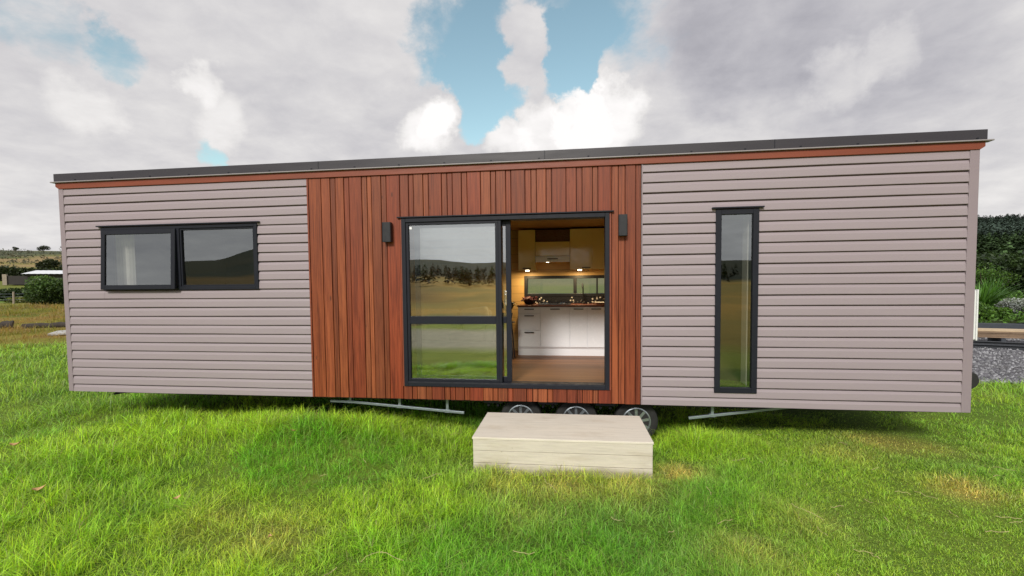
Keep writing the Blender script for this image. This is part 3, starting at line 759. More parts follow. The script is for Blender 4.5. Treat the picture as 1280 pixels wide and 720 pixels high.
# ------------------------------------------------------------------ wall lamps
def wall_lamp(x0, x1, z0, z1, label):
    cx = (x0+x1)/2; t = empty('wall_lamp', (cx, -.02, z0), label, 'wall lamp', 'exterior wall lamps')
    MB().box(x0+.022, x1-.022, -.030, -.0185, z0+.03, z1-.03).build('back_plate', M['black'], t, .002)
    ring(MB(), 0, 1, 0, 1, .1, 0, 1)
    b = MB(); w = .006
    b.box(x0, x0+w, -.098, -.030, z0, z1).box(x1-w, x1, -.098, -.030, z0, z1).box(x0+w, x1-w, -.098, -.092, z0, z1).box(x0+w, x1-w, -.036, -.030, z0, z1)
    b.box(x0+w, x1-w, -.092, -.036, z1-.03, z1-.012)
    b.build('lamp_body', M['black'], t, .002)
    MB().lathe((cx, -.064, z0+.035), [(.026, 0), (.026, .02)], 'z', 20).build('lamp_lens', M['porcelain'], t)
    MB().box(x0+w, x1-w, -.091, -.037, z0+.056, z0+.062).build('reflector', M['galv'], t)
wall_lamp(-2.345, -2.238, 2.358, 2.600, 'black box wall lamp on the cedar left of the sliding door')
wall_lamp(.512, .612, 2.368, 2.612, 'black box wall lamp on the cedar right of the sliding door')

# ------------------------------------------------------------------ doorstep
st = empty('doorstep', (-.14, -.62, -.09), 'low pale weathered timber box step on the grass before the open door', 'step', rz=0.012)
def sbox(name, mat, bx, bev, sub=None):
    mb = MB()
    for b in bx: mb.box(b[0]-.14, b[1]-.14, b[2]-.62, b[3]-.62, b[4]-.09, b[5]-.09)
    return mb.build(name, mat, st, bev)
top = sbox('tread', M['step_top'], [(-.89, .89, -.452, .452, .355, .378)], .004)
for i, (z0, z1) in enumerate(((.002, .112), (.115, .238), (.241, .3545))):
    d = random.uniform(-.003, .003)
    sbox('front_board', M['step_side'], [(-.882, .882, -.444+d, -.40, z0, z1)], .004)
    sbox('side_board', M['step_side'], [(-.880+d, -.84, -.398, .44, z0, z1)], .004)
    sbox('side_board', M['step_side'], [(.84, .880+d, -.398, .44, z0, z1)], .004)
sbox('bearer', M['log'], [(-.838, .838, .40, .44, .004, .352), (-.04, .0, -.398, .398, .004, .352)], 0)

# ------------------------------------------------------------------ kitchen
def handle(x, z, y, parent, w=.19):
    MB().box(x-w/2, x+w/2, y-.026, y-.014, z-.007, z+.007).box(x-w/2+.01, x-w/2+.02, y-.014, y, z-.005, z+.005).box(x+w/2-.02, x+w/2-.01, y-.014, y, z-.005, z+.005).build('handle', M['black'], parent)
kb = empty('base_cabinet', (-.07, 2.58, .592), 'run of white kitchen base cabinets under the dark bench inside the open door', 'cabinet')
MB().box(-.955, .825, 2.30, 2.868, .72, 1.425).build('carcass', M['white'], kb)
MB().box(-.955, .825, 2.315, 2.33, .593, .7185).build('kickboard', M['white'], kb)
for z0, z1 in ((1.315, 1.422), (1.032, 1.309), (.742, 1.026)):
    f = MB().box(-.953, -.5735, 2.28, 2.2985, z0, z1).build('drawer_front', M['white'], kb, .002); handle(-.76, z1-.032, 2.28, f, .16)
for x0, x1 in ((-.5675, -.0735), (-.0675, .2165), (.2235, .511), (.517, .823)):
    f = MB().box(x0, x1, 2.28, 2.2985, .742, 1.422).build('door', M['white'], kb, .002); handle((x0+x1)/2, 1.39, 2.28, f, .16)
MB().box(-.965, .835, 2.262, 2.868, 1.4275, 1.458).build('benchtop', M['bench'], kb, .003)
MB().box(-.90, .82, 2.858, 2.8705, 1.4595, 1.583).build('splashback', M['mosaic'], kb)
def lampglow(x, y, z, parent, e):
    MB().lathe((x, y, z-.006), [(.034, 0), (.034, .0195)], 'z', 20).build('cabinet_light', M['lampwarm'], parent)
    l = bpy.data.lights.new('cabinet_lamp', 'AREA'); l.shape = 'DISK'; l.size = .07; l.energy = e; l.color = (1., .72, .36)
    o = bpy.data.objects.new('cabinet_lamp', l); COL.objects.link(o); o.parent = parent; b = base_of(parent); o.location = (x-b.x, y-b.y, z-.012-b.z)
def wallcab(x0, x1, z0, z1, doors, label, lampx=None):
    t = empty('wall_cabinet', ((x0+x1)/2, 2.85, z0), label, 'cabinet', 'wall cabinets over the kitchen bench')
    MB().box(x0+.001, x1-.001, 2.52, 2.868, z0+.001, z1).build('carcass', M['warmlit'], t)
    for a, b in doors:
        f = MB().box(a+.002, b-.002, 2.50, 2.5185, z0, z1-.002).build('door', M['warmlit'], t, .002); handle(b-.10 if len(doors) > 1 else (a+b)/2, z0+.03, 2.50, f, .14)
    if lampx is not None: lampglow(lampx, 2.54, z0-.014, t, 9.)
wallcab(-.965, -.668, 2.062, 2.76, [(-.965, -.668)], 'narrow white wall cabinet, warm light in its colour, at the left of the range hood', -.81)
wallcab(-.067, .70, 2.062, 2.76, [(-.067, .31), (.31, .70)], 'wide two door white wall cabinet, warm light in its colour, at the right of the range hood', .10)
rh = empty('range_hood', (-.367, 2.85, 2.19), 'white range hood cabinet, warm light in its colour, with a plain white front strip between the wall cabinets', 'range hood')
MB().box(-.664, -.071, 2.52, 2.868, 2.20, 2.545).build('hood_body', M['warmlit'], rh)
MB().box(-.664, -.071, 2.50, 2.518, 2.305, 2.545).build('flap_door', M['warmlit'], rh, .002)
f = MB().box(-.664, -.071, 2.49, 2.518, 2.195, 2.300).build('hood_front', M['white'], rh, .002); handle(-.367, 2.25, 2.49, f, .18)
MB().box(-.664, -.071, 2.60, 2.868, 2.55, 2.76).build('niche_shade', M['bench'], rh)  # solid dark block stands in for the shade of an open niche
MB().lathe((-.46, 2.60, 2.194), [(.025, 0), (.025, .005)], 'z', 16).build('hood_light', M['lampwarm'], rh)
tap = empty('kitchen_tap', (.16, 2.74, 1.458), 'tall black swan neck kitchen tap before the rear window', 'tap')
MB().lathe((.16, 2.74, 1.459), [(.026, 0), (.026, .01), (.015, .02)], 'z', 18).build('tap_base', M['black'], tap)
MB().tube([(.16, 2.74, 1.475), (.16, 2.74, 1.72), (.155, 2.72, 1.79), (.15, 2.66, 1.815), (.145, 2.60, 1.79), (.145, 2.585, 1.74)], .011, 10).build('spout', M['black'], tap, smooth=True)
MB().bar((.16, 2.74, 1.51), (.21, 2.72, 1.54), .012).build('lever', M['black'], tap)
ck = empty('cooktop', (-.34, 2.55, 1.458), 'black gas cooktop with pale burner caps set on the bench', 'cooktop')
MB().box(-.62, -.06, 2.33, 2.80, 1.4585, 1.468).build('hob_plate', M['black'], ck, .003)
for bx, by in ((-.50, 2.45), (-.50, 2.68), (-.20, 2.45), (-.20, 2.68)):
    b = MB().lathe((bx, by, 1.4685), [(.055, 0), (.055, .008), (.035, .016)], 'z', 20).build('burner', M['chrome'], ck)
    MB().box(bx-.09, bx+.09, by-.005, by+.005, 1.487, 1.495).box(bx-.005, bx+.005, by-.09, by+.09, 1.4872, 1.4948).box(bx-.09, bx-.082, by-.005, by+.005, 1.469, 1.487).box(bx+.082, bx+.09, by-.005, by+.005, 1.469, 1.487).build('trivet', M['black'], b)
fl = empty('flower_bowl', (-.77, 2.50, 1.458), 'bowl of dark red flowers at the left end of the bench', 'flowers')
MB().lathe((-.77, 2.50, 1.459), [(.06, 0), (.10, .04), (.12, .075), (.10, .07), (.055, .015)], 'z', 24).build('bowl', M['black'], fl, smooth=True)
mb = MB()
for k in range(60):
    a = random.uniform(0, 6.28); r = random.uniform(0, .14)**1; c = Vector((-.77+math.cos(a)*r, 2.50+math.sin(a)*r, 1.53+random.uniform(0, .06)))
    d = Vector((random.uniform(-1, 1), random.uniform(-1, 1), 1)).normalized()
    mb.obox(c, d.orthogonal(), d, d.cross(d.orthogonal()), .022, .003, .017)
mb.build('petals', M['petal'], fl)
ds = empty('serving_dish', (.46, 2.50, 1.458), 'shallow white dish on the bench below the right end of the rear window', 'dish')
MB().lathe((.46, 2.50, 1.459), [(.06, 0), (.13, .028), (.14, .036), (.125, .03), (.05, .008)], 'z', 28).build('dish', M['porcelain'], ds, smooth=True)

# living side: sofa, cushion, plant on a stand
so = empty('sofa', (-2.05, 2.3, .592), 'low grey two seat sofa behind the fixed door glass', 'sofa')
MB().box(-2.85, -1.30, 1.95, 2.80, .66, .86).build('base', M['sofa'], so, .03)
for x0, x1 in ((-2.66, -2.08), (-2.075, -1.49)):
    MB().box(x0, x1, 1.92, 2.60, .862, 1.02).build('seat_cushion', M['sofa'], so, .05, seg=3)
    MB().box(x0, x1, 2.56, 2.76, 1.022, 1.36).build('back_cushion', M['sofa'], so, .05, seg=3)
for x0, x1 in ((-2.86, -2.67), (-1.48, -1.29)): MB().box(x0, x1, 1.96, 2.79, .862, 1.16).build('armrest', M['sofa'], so, .05, seg=3)
for x in (-2.78, -1.37):
    for y in (2.02, 2.72): MB().box(x-.03, x+.03, y-.03, y+.03, .5925, .659).build('leg', M['black'], so)
cu = MB(); cu.obox((-1.68, 2.22, 1.23), (1, .15, .12), (0, .9, .42), (-.1, -.35, .9), .24, .07, .20)
tag(cu.build('cushion', M['cushion'], None, .06, loc=(-1.68, 2.22, 1.03), seg=3), 'plump white cushion leaning on the right of the grey sofa', 'cushion')
ps = empty('plant_stand', (-1.09, 1.93, .592), 'slim black splayed leg plant stand just inside the open door', 'plant stand')
for a in range(4):
    u = (math.cos(a*math.pi/2+.78), math.sin(a*math.pi/2+.78))
    MB().tube([(-1.09+u[0]*.15, 1.93+u[1]*.15, .594), (-1.09+u[0]*.09, 1.93+u[1]*.09, 1.19)], .010, 8).build('leg', M['black'], ps)
MB().lathe((-1.09, 1.93, 1.191), [(.13, 0), (.13, .015)], 'z', 28).build('top', M['black'], ps)
pp = empty('potted_plant', (-1.09, 1.93, 1.207), 'dark leaved potted plant standing on the black plant stand', 'plant')
MB().lathe((-1.09, 1.93, 1.208), [(.07, 0), (.095, .14), (.085, .14), (.08, .12)], 'z', 24).build('pot', M['black'], pp, smooth=True)
mb = MB()
for k in range(26):
    a = random.uniform(0, 6.28); L = random.uniform(.12, .26); hgt = random.uniform(.08, .26); p0 = Vector((-1.09, 1.93, 1.33)); u = Vector((math.cos(a), math.sin(a), 0)); s = Vector((-u.y, u.x, 0))
    m_ = p0+u*L*.55+Vector((0,0,hgt)); e_ = p0+u*L+Vector((0,0,hgt*.75)); mb.cur = (.02, .03*random.uniform(.7, 1.5), .015, 1)
    mb.add([p0-s*.006, p0+s*.006, m_+s*.032, m_-s*.032, e_], [(0,1,2,3), (3,2,4)])
mb.build('leaves', M['leaf'], pp)
# bedroom curtain
mb = MB(); vs = []; n = 40
for i in range(n+1):
    x = -6.42+.30*i/n; y = .19+.022*math.sin(i*.95)+.006*math.sin(i*2.3); vs += [(x, y, .66), (x+.004*math.sin(i), y, 2.70)]
mb.add(vs, [(2*i, 2*i+2, 2*i+3, 2*i+1) for i in range(n)])
tag(mb.build('curtain', M['curtain'], None, loc=(-6.27, .19, .592), smooth=True), 'white curtain gathered at the left of the bedroom window', 'curtain')
# water heater on the far end wall
wh = empty('water_heater', (4.43, .42, 1.12), 'white wall hung water heater box on the right end of the house', 'water heater')
MB().box(4.285, 4.562, .36, .70, 1.13, 1.70).build('casing', M['enamel'], wh, .012)
MB().box(4.5625, 4.580, .355, .705, 1.122, 1.708).build('front_cover', M['enamel'], wh, .006)
MB().box(4.26, 4.2845, .42, .62, 1.16, 1.65).build('wall_bracket', M['steel'], wh)
MB().tube([(4.40, .44, 1.129), (4.40, .44, .95), (4.27, .44, .90)], .012, 8).tube([(4.47, .56, 1.129), (4.47, .56, .92), (4.27, .56, .86)], .012, 8).build('water_pipe', M['galv'], wh)
# ------------------------------------------------------------------ plants
def leaf_quads(P, size, col, flat=0., aspect=.55):
    """P (n,3) centres; random leaf-shaped rhombs"""
    n = len(P); d = RNG.normal(size=(n, 3)); d[:, 2] = d[:, 2]*(1-flat)+flat*.3; d /= np.linalg.norm(d, axis=1)[:, None]
    q = RNG.normal(size=(n, 3)); s = np.cross(d, q); s /= np.linalg.norm(s, axis=1)[:, None]
    L = (size*RNG.uniform(.6, 1.35, n))[:, None]
    V = np.stack([P-d*L*.5, P+s*L*aspect*.5, P+d*L*.5, P-s*L*aspect*.5], 1).reshape(-1, 3)
    F = (np.array([[0,1,2],[0,2,3]])[None]+4*np.arange(n)[:, None, None]).reshape(-1, 3)
    return V, F, np.repeat(col, 4, 0)
def lobes_points(c, rad, nl, n, inner=.55):
    c = np.array(c); rad = np.array(rad, float)
    L = RNG.normal(size=(nl, 3)); L /= np.linalg.norm(L, axis=1)[:, None]; L *= RNG.uniform(.25, .72, (nl, 1)); L[:, 2] = L[:, 2]*.9
    lr = RNG.uniform(.26, .52, nl); k = RNG.choice(nl, n, p=lr**2/np.sum(lr**2))
    d = RNG.normal(size=(n, 3)); d /= np.linalg.norm(d, axis=1)[:, None]; rr = RNG.uniform(inner, 1.06, n)**.6
    U = L[k]+d*(lr[k]*rr)[:, None]
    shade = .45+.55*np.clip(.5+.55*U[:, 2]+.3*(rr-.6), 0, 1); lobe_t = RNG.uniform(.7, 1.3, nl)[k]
    return c+U*rad, shade*lobe_t
def shrub(name, label, cat, base, rad, n, leaf, col, col2=None, nl=16, group=None, trunk=.0, mat='leaf'):
    """base point on the ground; rad semi axes; crown of leaf clumps + stem"""
    base = Vector(base); t = empty(name, base, label, cat, group)
    c = (base.x, base.y, base.z+trunk+rad[2]*.95)
    P, sh = lobes_points(c, rad, nl, n); k = P[:, 2] > base.z+.01; P = P[k]; sh = sh[k]; m = len(P)
    f = RNG.random((m, 1))**1.5 if col2 is not None else np.zeros((m, 1))
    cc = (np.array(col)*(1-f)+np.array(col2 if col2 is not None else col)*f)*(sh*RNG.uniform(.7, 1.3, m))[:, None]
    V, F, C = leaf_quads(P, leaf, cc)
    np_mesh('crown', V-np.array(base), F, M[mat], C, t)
    mb = MB(); top = Vector(c); mb.tube([base-Vector((0,0,.05)), base+(top-base)*.5, top+Vector((.1*rad[0], 0, .2*rad[2]))], [.05*rad[0]+.02, .04*rad[0]+.015, .01], 7)
    for q in range(5):
        a = q*1.3+random.random(); e = top+Vector((math.cos(a)*rad[0]*.6, math.sin(a)*rad[1]*.6, random.uniform(-.1, .5)*rad[2]))
        s = base+(top-base)*random.uniform(.3, .7); mb.tube([s, (s+e)/2+Vector((0,0,.05*rad[2])), e], [.025*rad[0]+.01, .018*rad[0]+.006, .005], 5)
    mb.build('trunk', M['bark'], t)
    return t
gz = lambda x, y: float(ground(x, y))
# --- left: shrub, hedges, shed, paddock things
x, y = -46.6, 30.; shrub('round_shrub', 'large dark green rounded shrub beyond the dry paddock, beside the house corner', 'shrub', (x, y, gz(x, y)-.1), (2.15, 2.1, 1.42), 9000, .20, (.045, .095, .022), (.12, .20, .045), 22)
def hedge(x0, y0, x1, y1, h, w, label, col, n=9000, leaf=.28):
    cx, cy = (x0+x1)/2, (y0+y1)/2; base = np.array([cx, cy, gz(cx, cy)])
    t = RNG.random(n); a = RNG.uniform(0, np.pi, n); rr = RNG.uniform(.55, 1., n)
    nx, ny = -(y1-y0), x1-x0; L = math.hypot(nx, ny); nx /= L; ny /= L
    hh = h*(.8+.4*fbm(t*L*.25, t*0, 5, 3)); off = np.cos(a)*w*rr; X = x0+(x1-x0)*t+nx*off; Y = y0+(y1-y0)*t+ny*off; Z = ground(X, Y)+np.sin(a)**.6*hh*rr
    cc = np.array(col)*((.5+.6*np.sin(a)*rr)*RNG.uniform(.6, 1.4, n))[:, None]
    V, F, C = leaf_quads(np.stack([X, Y, Z], 1), leaf, cc)
    tag(np_mesh('hedge', V, F, M['leaf'], C, loc=tuple(base)), label, 'hedge')
hedge(-60, 29, -50.5, 37, 1.15, 1.0, 'low clipped dark hedge in front of the bright green field', (.030, .055, .014), 8000, .24)
hedge(-112, 62, -84, 78, 2.4, 1.8, 'tall ragged dark hedge line behind the bright green field', (.035, .050, .018), 9000, .55)
hedge(-52.5, 31.5, -47, 35.5, .5, 2.0, 'patchy yellow green scrub bank along the paddock fence', (.14, .16, .03), 5000, .18)
for i, (u, v, lab, rad) in enumerate(((-128., 92., 'dark round bush alone on the open hillside', (2.6, 2.6, 2.2)), (-109., 81., 'dark spreading tree right beside the white shed roof', (2.6, 2.6, 1.7)))):
    shrub('hill_bush', lab, 'bush', (u, v, gz(u, v)-.2), rad, 2600, .5, (.035, .048, .018), (.06, .08, .03), 12)
sx, sy = -86.2, 60.5; sz = gz(sx, sy); sh = empty('farm_shed', (sx, sy, sz), 'dark farm shed with a long white iron roof behind the round shrub', 'shed')
ux, uy = Vector((.80, .60, 0)).normalized(), None; ux = Vector((.82, .57, 0)); uy = Vector((-.57, .82, 0)); C0 = Vector((sx, sy, sz)); Z = Vector((0, 0, 1))
MB().obox(C0+Z*.85+ux*2.5, ux, uy, Z, 4.5, 2.0, .85).build('wall', M['shed_wall'], sh)
MB().obox(C0+Z*.75-ux*3.2, ux, uy, Z, 1.2, 1.9, .70).build('lean_to', M['shed_wall'], sh)
o = MB(); a = C0+ux*2.5
for k in range(31):
    p = a+ux*(-5.0+10.0*k/30); dz = .03*(k % 2); o.v += [tuple(p-uy*2.7+Z*(1.75+dz)), tuple(p+uy*2.7+Z*(2.45+dz))]; o.c += [o.cur]*2
o.f += [(2*k, 2*k+2, 2*k+3, 2*k+1) for k in range(30)]
o.build('roof', M['shed_roof'], sh)
MB().obox(C0+Z*.85-ux*4.6-uy*1.8, ux, uy, Z, .25, .25, .85).build('post', M['post'], sh)
fe = empty('wire_fence', (-50.3, 30., gz(-50.3, 30.)), 'old post and wire fence along the far side of the dry paddock', 'fence')
pts = [(-58.5, 22.5), (-55.5, 25.0), (-52.8, 27.6), (-50.3, 30.), (-47.6, 32.4), (-44.6, 34.8)]
for px, py in pts:
    z0 = gz(px, py); ln = random.uniform(-.06, .06); MB().tube([(px, py, z0-.1), (px+ln, py, z0+random.uniform(.85, 1.1))], [.085, .07], 8).build('post', M['post'], fe)
for hgt in (.35, .62, .88):
    MB().tube([(px, py, gz(px, py)+hgt) for px, py in pts], .012, 5).build('wire', M['galv'], fe)
def lying_log(p0, p1, r, label):
    z0, z1 = gz(*p0)+r*.8, gz(*p1)+r*.8; c = ((p0[0]+p1[0])/2, (p0[1]+p1[1])/2, min(z0, z1)-r*.8); mb = MB(); pts = []; rr = []
    for q in range(7):
        t = q/6; pts.append((p0[0]+(p1[0]-p0[0])*t+random.uniform(-.03, .03), p0[1]+(p1[1]-p0[1])*t, z0+(z1-z0)*t+random.uniform(-.02, .02))); rr.append(r*random.uniform(.85, 1.1))
    mb.tube(pts, rr, 10); tag(mb.build('fallen_log', M['log'], None, smooth=True, loc=c), label, 'log', 'logs lying in the paddock')
lying_log((-24.6, 12.1), (-22.9, 13.0), .13, 'long dark log lying in the dry grass by the house corner')
lying_log((-25.4, 11.9), (-25.05, 12.05), .20, 'short dark log stump at the left end of the long log')
mb = MB(); mb.obox((-20.0, 10.2, gz(-20.0, 10.2)+.10), (1, .5, .06), (-.5, 1, .1), (0, -.1, 1), .40, .32, .05); tag(mb.build('broken_slab', M['slab'], None, .02, loc=(-20.0, 10.2, gz(-20.0, 10.2))), 'pale grey broken slab lying in the grass by the house corner', 'slab')
# rough tufts at the lawn's edge and on the skyline
def ridge_tree(px, py, h, label):
    z = gz(px, py); shrub('ridge_tree', label, 'tree', (px, py, z-.3), (h*.55, h*.55, h*.40), 900, h*.10, (.045, .055, .035), (.06, .075, .045), 9, 'trees on the left skyline', h*.18)
for px, py, h, lab in ((-330, 262, 8.5, 'tallest tree on the skyline, nearest the house corner'), (-352, 262, 6.5, 'broad tree on the skyline, second from the house corner'), (-385, 270, 4.5, 'small tree on the skyline, in the middle of the row'), (-405, 270, 4., 'small tree on the skyline, leftmost of the row')):
    ridge_tree(px, py, h, lab)
# scrub on the left hill and hedge lines across its paddocks: nobody could count them
n = 5200; az = RNG.uniform(-72, -48, n); rr = RNG.uniform(110, 430, n); xx = rr*np.sin(np.radians(az)); yy = rr*np.cos(np.radians(az))-5.6
dens = sst(.56, .64, fbm(xx*.02, yy*.02, 91, 4)) + sst(330, 360, rr-(az+54)*6)*.7*(az < -53.2) + .9*np.exp(-((fbm(xx*.012, yy*.012, 17, 3)-.5)/.012)**2)
k = RNG.random(n) < dens*.22; xx = xx[k]; yy = yy[k]; rr = rr[k]
P = []; Cc = []
for a, b, r0 in zip(xx, yy, rr):
    m = 14; s = random.uniform(.6, 1.7)*(1+r0/500); d = RNG.normal(size=(m, 3))*np.array([.42, .42, .24])*s; P.append(np.array([a, b, gz(a, b)+.45*s])+d); Cc.append(np.array([.13, .13, .09])*RNG.uniform(.6, 1.3)*RNG.uniform(.7, 1.3, (m, 1)))  # scrub colour paled to carry the distance haze
V, F, C = leaf_quads(np.concatenate(P), .6, np.concatenate(Cc), aspect=.8)
tag(np_mesh('hillside_scrub', V, F, M['forest'], C), 'grey green scrub scattered over the far left hill', 'scrub', kind='stuff')

# --- right: yard edge, garden, bush clad hill
def longbox(name, a, b, z0, z1, w, mat, label, cat, bevel=.01, planks=1):
    a, b = Vector(a), Vector(b); d = (b-a).normalized(); s = Vector((-d.y, d.x, 0)); c = (a+b)/2; mb = MB()
    for k in range(planks):
        za = z0+(z1-z0)*k/planks; zb = z0+(z1-z0)*(k+1)/planks-.004
        sh_ = random.uniform(-.06, .06) if planks > 1 else 0
        mb.obox((c.x+d.x*sh_, c.y+d.y*sh_, (za+zb)/2), d, s, (0,0,1), (b-a).length/2, w/2, (zb-za)/2)
    return tag(mb.build(name, mat, None, bevel, loc=(c.x, c.y, z0)), label, cat)
longbox('retaining_wall', (10.6, 12.0, 0), (17.5, 9.6, 0), -.25, .42, .14, M['sleeper'], 'dark painted sleeper wall holding up the garden bed at the right', 'retaining wall')
ts = empty('timber_stack', (11.9, 9.6, gz(11.9, 9.6)), 'stack of pale topped timber planks at the far edge of the gravel', 'timber stack')
a, b = Vector((10.3, 10.3, 0)), Vector((14.2, 9.05, 0)); d = (b-a).normalized(); s = Vector((-d.y, d.x, 0)); z0 = gz(12, 9.6)
for q in (.15, .5, .85):
    p = a+(b-a)*q; mb = MB(); mb.obox((p.x, p.y, z0+.09), d, s, (0,0,1), .05, .40, .085); mb.build('bearer', M['sleeper'], ts)
for k in range(5):
    zz = z0+.178+k*.045; mb = MB(); c = (a+b)/2+d*random.uniform(-.15, .15); 
    for j in (-1, 0, 1):
        mb.obox((c.x+s.x*j*.22+d.x*random.uniform(-.08, .08), c.y+s.y*j*.22, zz+.02), d, s, (0,0,1), 1.95, .105, .020)
    mb.build('plank', M['plank'] if k == 4 else M['plank_end'], ts, .003)
for i, (p0, p1, zz, lab) in enumerate((((9.2, 9.4), (12.6, 7.9), .10, 'dark steel beam lying on the gravel in front of the timber stack'), ((9.6, 8.9), (13.2, 7.3), .07, 'nearer dark steel beam lying on the gravel'))):
    z0 = gz((p0[0]+p1[0])/2, (p0[1]+p1[1])/2); aa, bb = Vector((*p0, 0)), Vector((*p1, 0)); dd = (bb-aa).normalized(); ss = Vector((-dd.y, dd.x, 0)); c = (aa+bb)/2; mb = MB(); L = (bb-aa).length/2
    mb.obox((c.x, c.y, z0+zz*1.55), dd, ss, (0,0,1), L, .06, .008).obox((c.x, c.y, z0+.015), dd, ss, (0,0,1), L, .06, .008).obox((c.x, c.y, z0+zz*.78), dd, ss, (0,0,1), L, .008, zz*.78)
    tag(mb.build('steel_beam', M['steel'], None, loc=(c.x, c.y, z0)), lab, 'beam', 'steel beams on the gravel')
# garden bed soil bank (rises behind the sleepers)
gx, gy = np.meshgrid(np.arange(10, 30, .5), np.arange(9.6, 24, .4), indexing='ij'); n0, n1 = gx.shape
dist = (gy-12.0)+(gx-10.6)*.348; zz = np.where(dist > 0, .30+.07*np.clip(dist, 0, 7)+.12*fbm(gx, gy, 8, 3), -.6)
kx = (dist > .1); i, k = np.meshgrid(np.arange(n0-1), np.arange(n1-1), indexing='ij'); i = i.ravel(); k = k.ravel(); q = kx[i, k] & kx[i+1, k] & kx[i, k+1] & kx[i+1, k+1]; i = i[q]; k = k[q]
cb = np.array([.045, .06, .02])*(1+0*gx.ravel()[:, None])
tag(np_mesh('garden_bed', np.stack([gx.ravel(), gy.ravel(), zz.ravel()], 1), np.stack([i*n1+k, (i+1)*n1+k, (i+1)*n1+k+1, i*n1+k+1], 1), M['ground'], cb, size=4, smooth=True), kind='structure')
bed = lambda x, y: .34+.07*min(max((y-12.0)+(x-10.6)*.348, 0), 7)
def flax(px, py, h, n, label, col):
    z = bed(px, py); t = empty('flax_plant', (px, py, z), label, 'plant', 'spiky plants in the garden bed'); V = []; F = []; C = []
    for q in range(n):
        a = random.uniform(0, 6.28); L = h*random.uniform(.7, 1.15); le = random.uniform(.15, 1.05); u = Vector((math.cos(a), math.sin(a), 0)); s = Vector((-u.y, u.x, 0)); w = random.uniform(.022, .042); b = len(V)
        j = random.uniform(.6, 1.4)
        for i in range(6):
            tt = i/5; p = u*(.08+L*(le*.5*tt+le*.55*tt*tt))+Vector((0,0,L*(tt-.42*le*tt*tt))); ww = w*(1-tt**2)+.002; V += [p-s*ww, p+s*ww]; C += [np.array(col)*j*(.6+.6*tt)]*2
        for i in range(5): F += [(b+2*i, b+2*i+1, b+2*i+3), (b+2*i, b+2*i+3, b+2*i+2)]
    np_mesh('leaves', np.array([tuple(v) for v in V]), np.array(F), M['leaf'], np.array(C), t)
flax(15.3, 14.2, 1.25, 150, 'bright green spiky flax plant behind the silvery bush', (.085, .20, .03))
flax(14.3, 15.2, 1.15, 130, 'spiky flax plant nearest the house corner', (.06, .15, .03))
flax(16.6, 15.4, 1.2, 120, 'spiky flax plant at the right edge of the photo', (.07, .17, .03))
x, y = 15.45, 12.9; shrub('silver_bush', 'silvery white leaved bush above the sleeper wall', 'bush', (x, y, bed(x, y)-.12), (.75, .6, .40), 5200, .075, (.22, .25, .23), (.46, .49, .48), 14)
x, y = 16.9, 18.6; shrub('golden_bush', 'yellow green rounded bush behind the spiky plants', 'bush', (x, y, bed(x, y)+.2), (1.5, 1.3, .85), 4200, .12, (.09, .10, .018), (.20, .19, .03), 14)
for i, (x, y, rad, lab) in enumerate(((14.35, 12.45, (.55, .5, .30), 'tiny trailing green plant spilling over the sleepers by the house corner'), (16.5, 11.6, (.5, .45, .26), 'tiny trailing green plant spilling over the sleepers at the right edge'), (14.2, 13.4, (.7, .6, .36), 'low bright green mound plant nearest the house corner above the sleepers'), (16.4, 13.3, (.6, .5, .45), 'low green mound plant at the right edge beside the silvery bush'), (18.4, 18.2, (1.5, 1.3, 1.0), 'mid green bush to the right of the golden bush'), (14.9, 16.6, (1.2, 1.0, .75), 'dense green bush between the flax and the golden bush'))):
    shrub('green_bush', lab, 'bush', (x, y, bed(x, y)-.1), rad, 3600, .10, (.05, .12, .02), (.12, .22, .03), 13, 'green bushes in the garden bed')
n = 12000; x = RNG.uniform(10.8, 20, n); y = RNG.uniform(9.9, 19, n); dd_ = (y-12.0)+(x-10.6)*.348; k = (dd_ > .05) & (RNG.random(n) < .35+.65*sst(.35, .55, fbm(x*1.6, y*1.6, 14, 3))); x = x[k]; y = y[k]; dd_ = dd_[k]; m = len(x)
z = .30+.07*np.clip(dd_, 0, 7)+.12*fbm(x, y, 8, 3)+RNG.random(m)**1.5*(.10+.35*sst(.4, .7, fbm(x*1.1, y*1.1, 24, 3)))
V, F, C = leaf_quads(np.stack([x, y, z], 1), .13, np.array([.09, .19, .03])*RNG.uniform(.5, 1.6, (m, 1)))
tag(np_mesh('ground_cover', V, F, M['leaf'], C), 'low leafy ground cover filling the garden bed at the right', 'ground cover', kind='stuff')
for i, (x, y, rad, lab) in enumerate(((30., 31., (3.2, 3., 2.0), 'dark leafy bush at the foot of the wooded hill'), (34.5, 33., (3.5, 3., 2.3), 'dark leafy bush at the right, below the wooded hill'))):
    shrub('bush', lab, 'bush', (x, y, gz(x, y)-.2), rad, 4200, .30, (.025, .050, .014), (.055, .095, .025), 14)

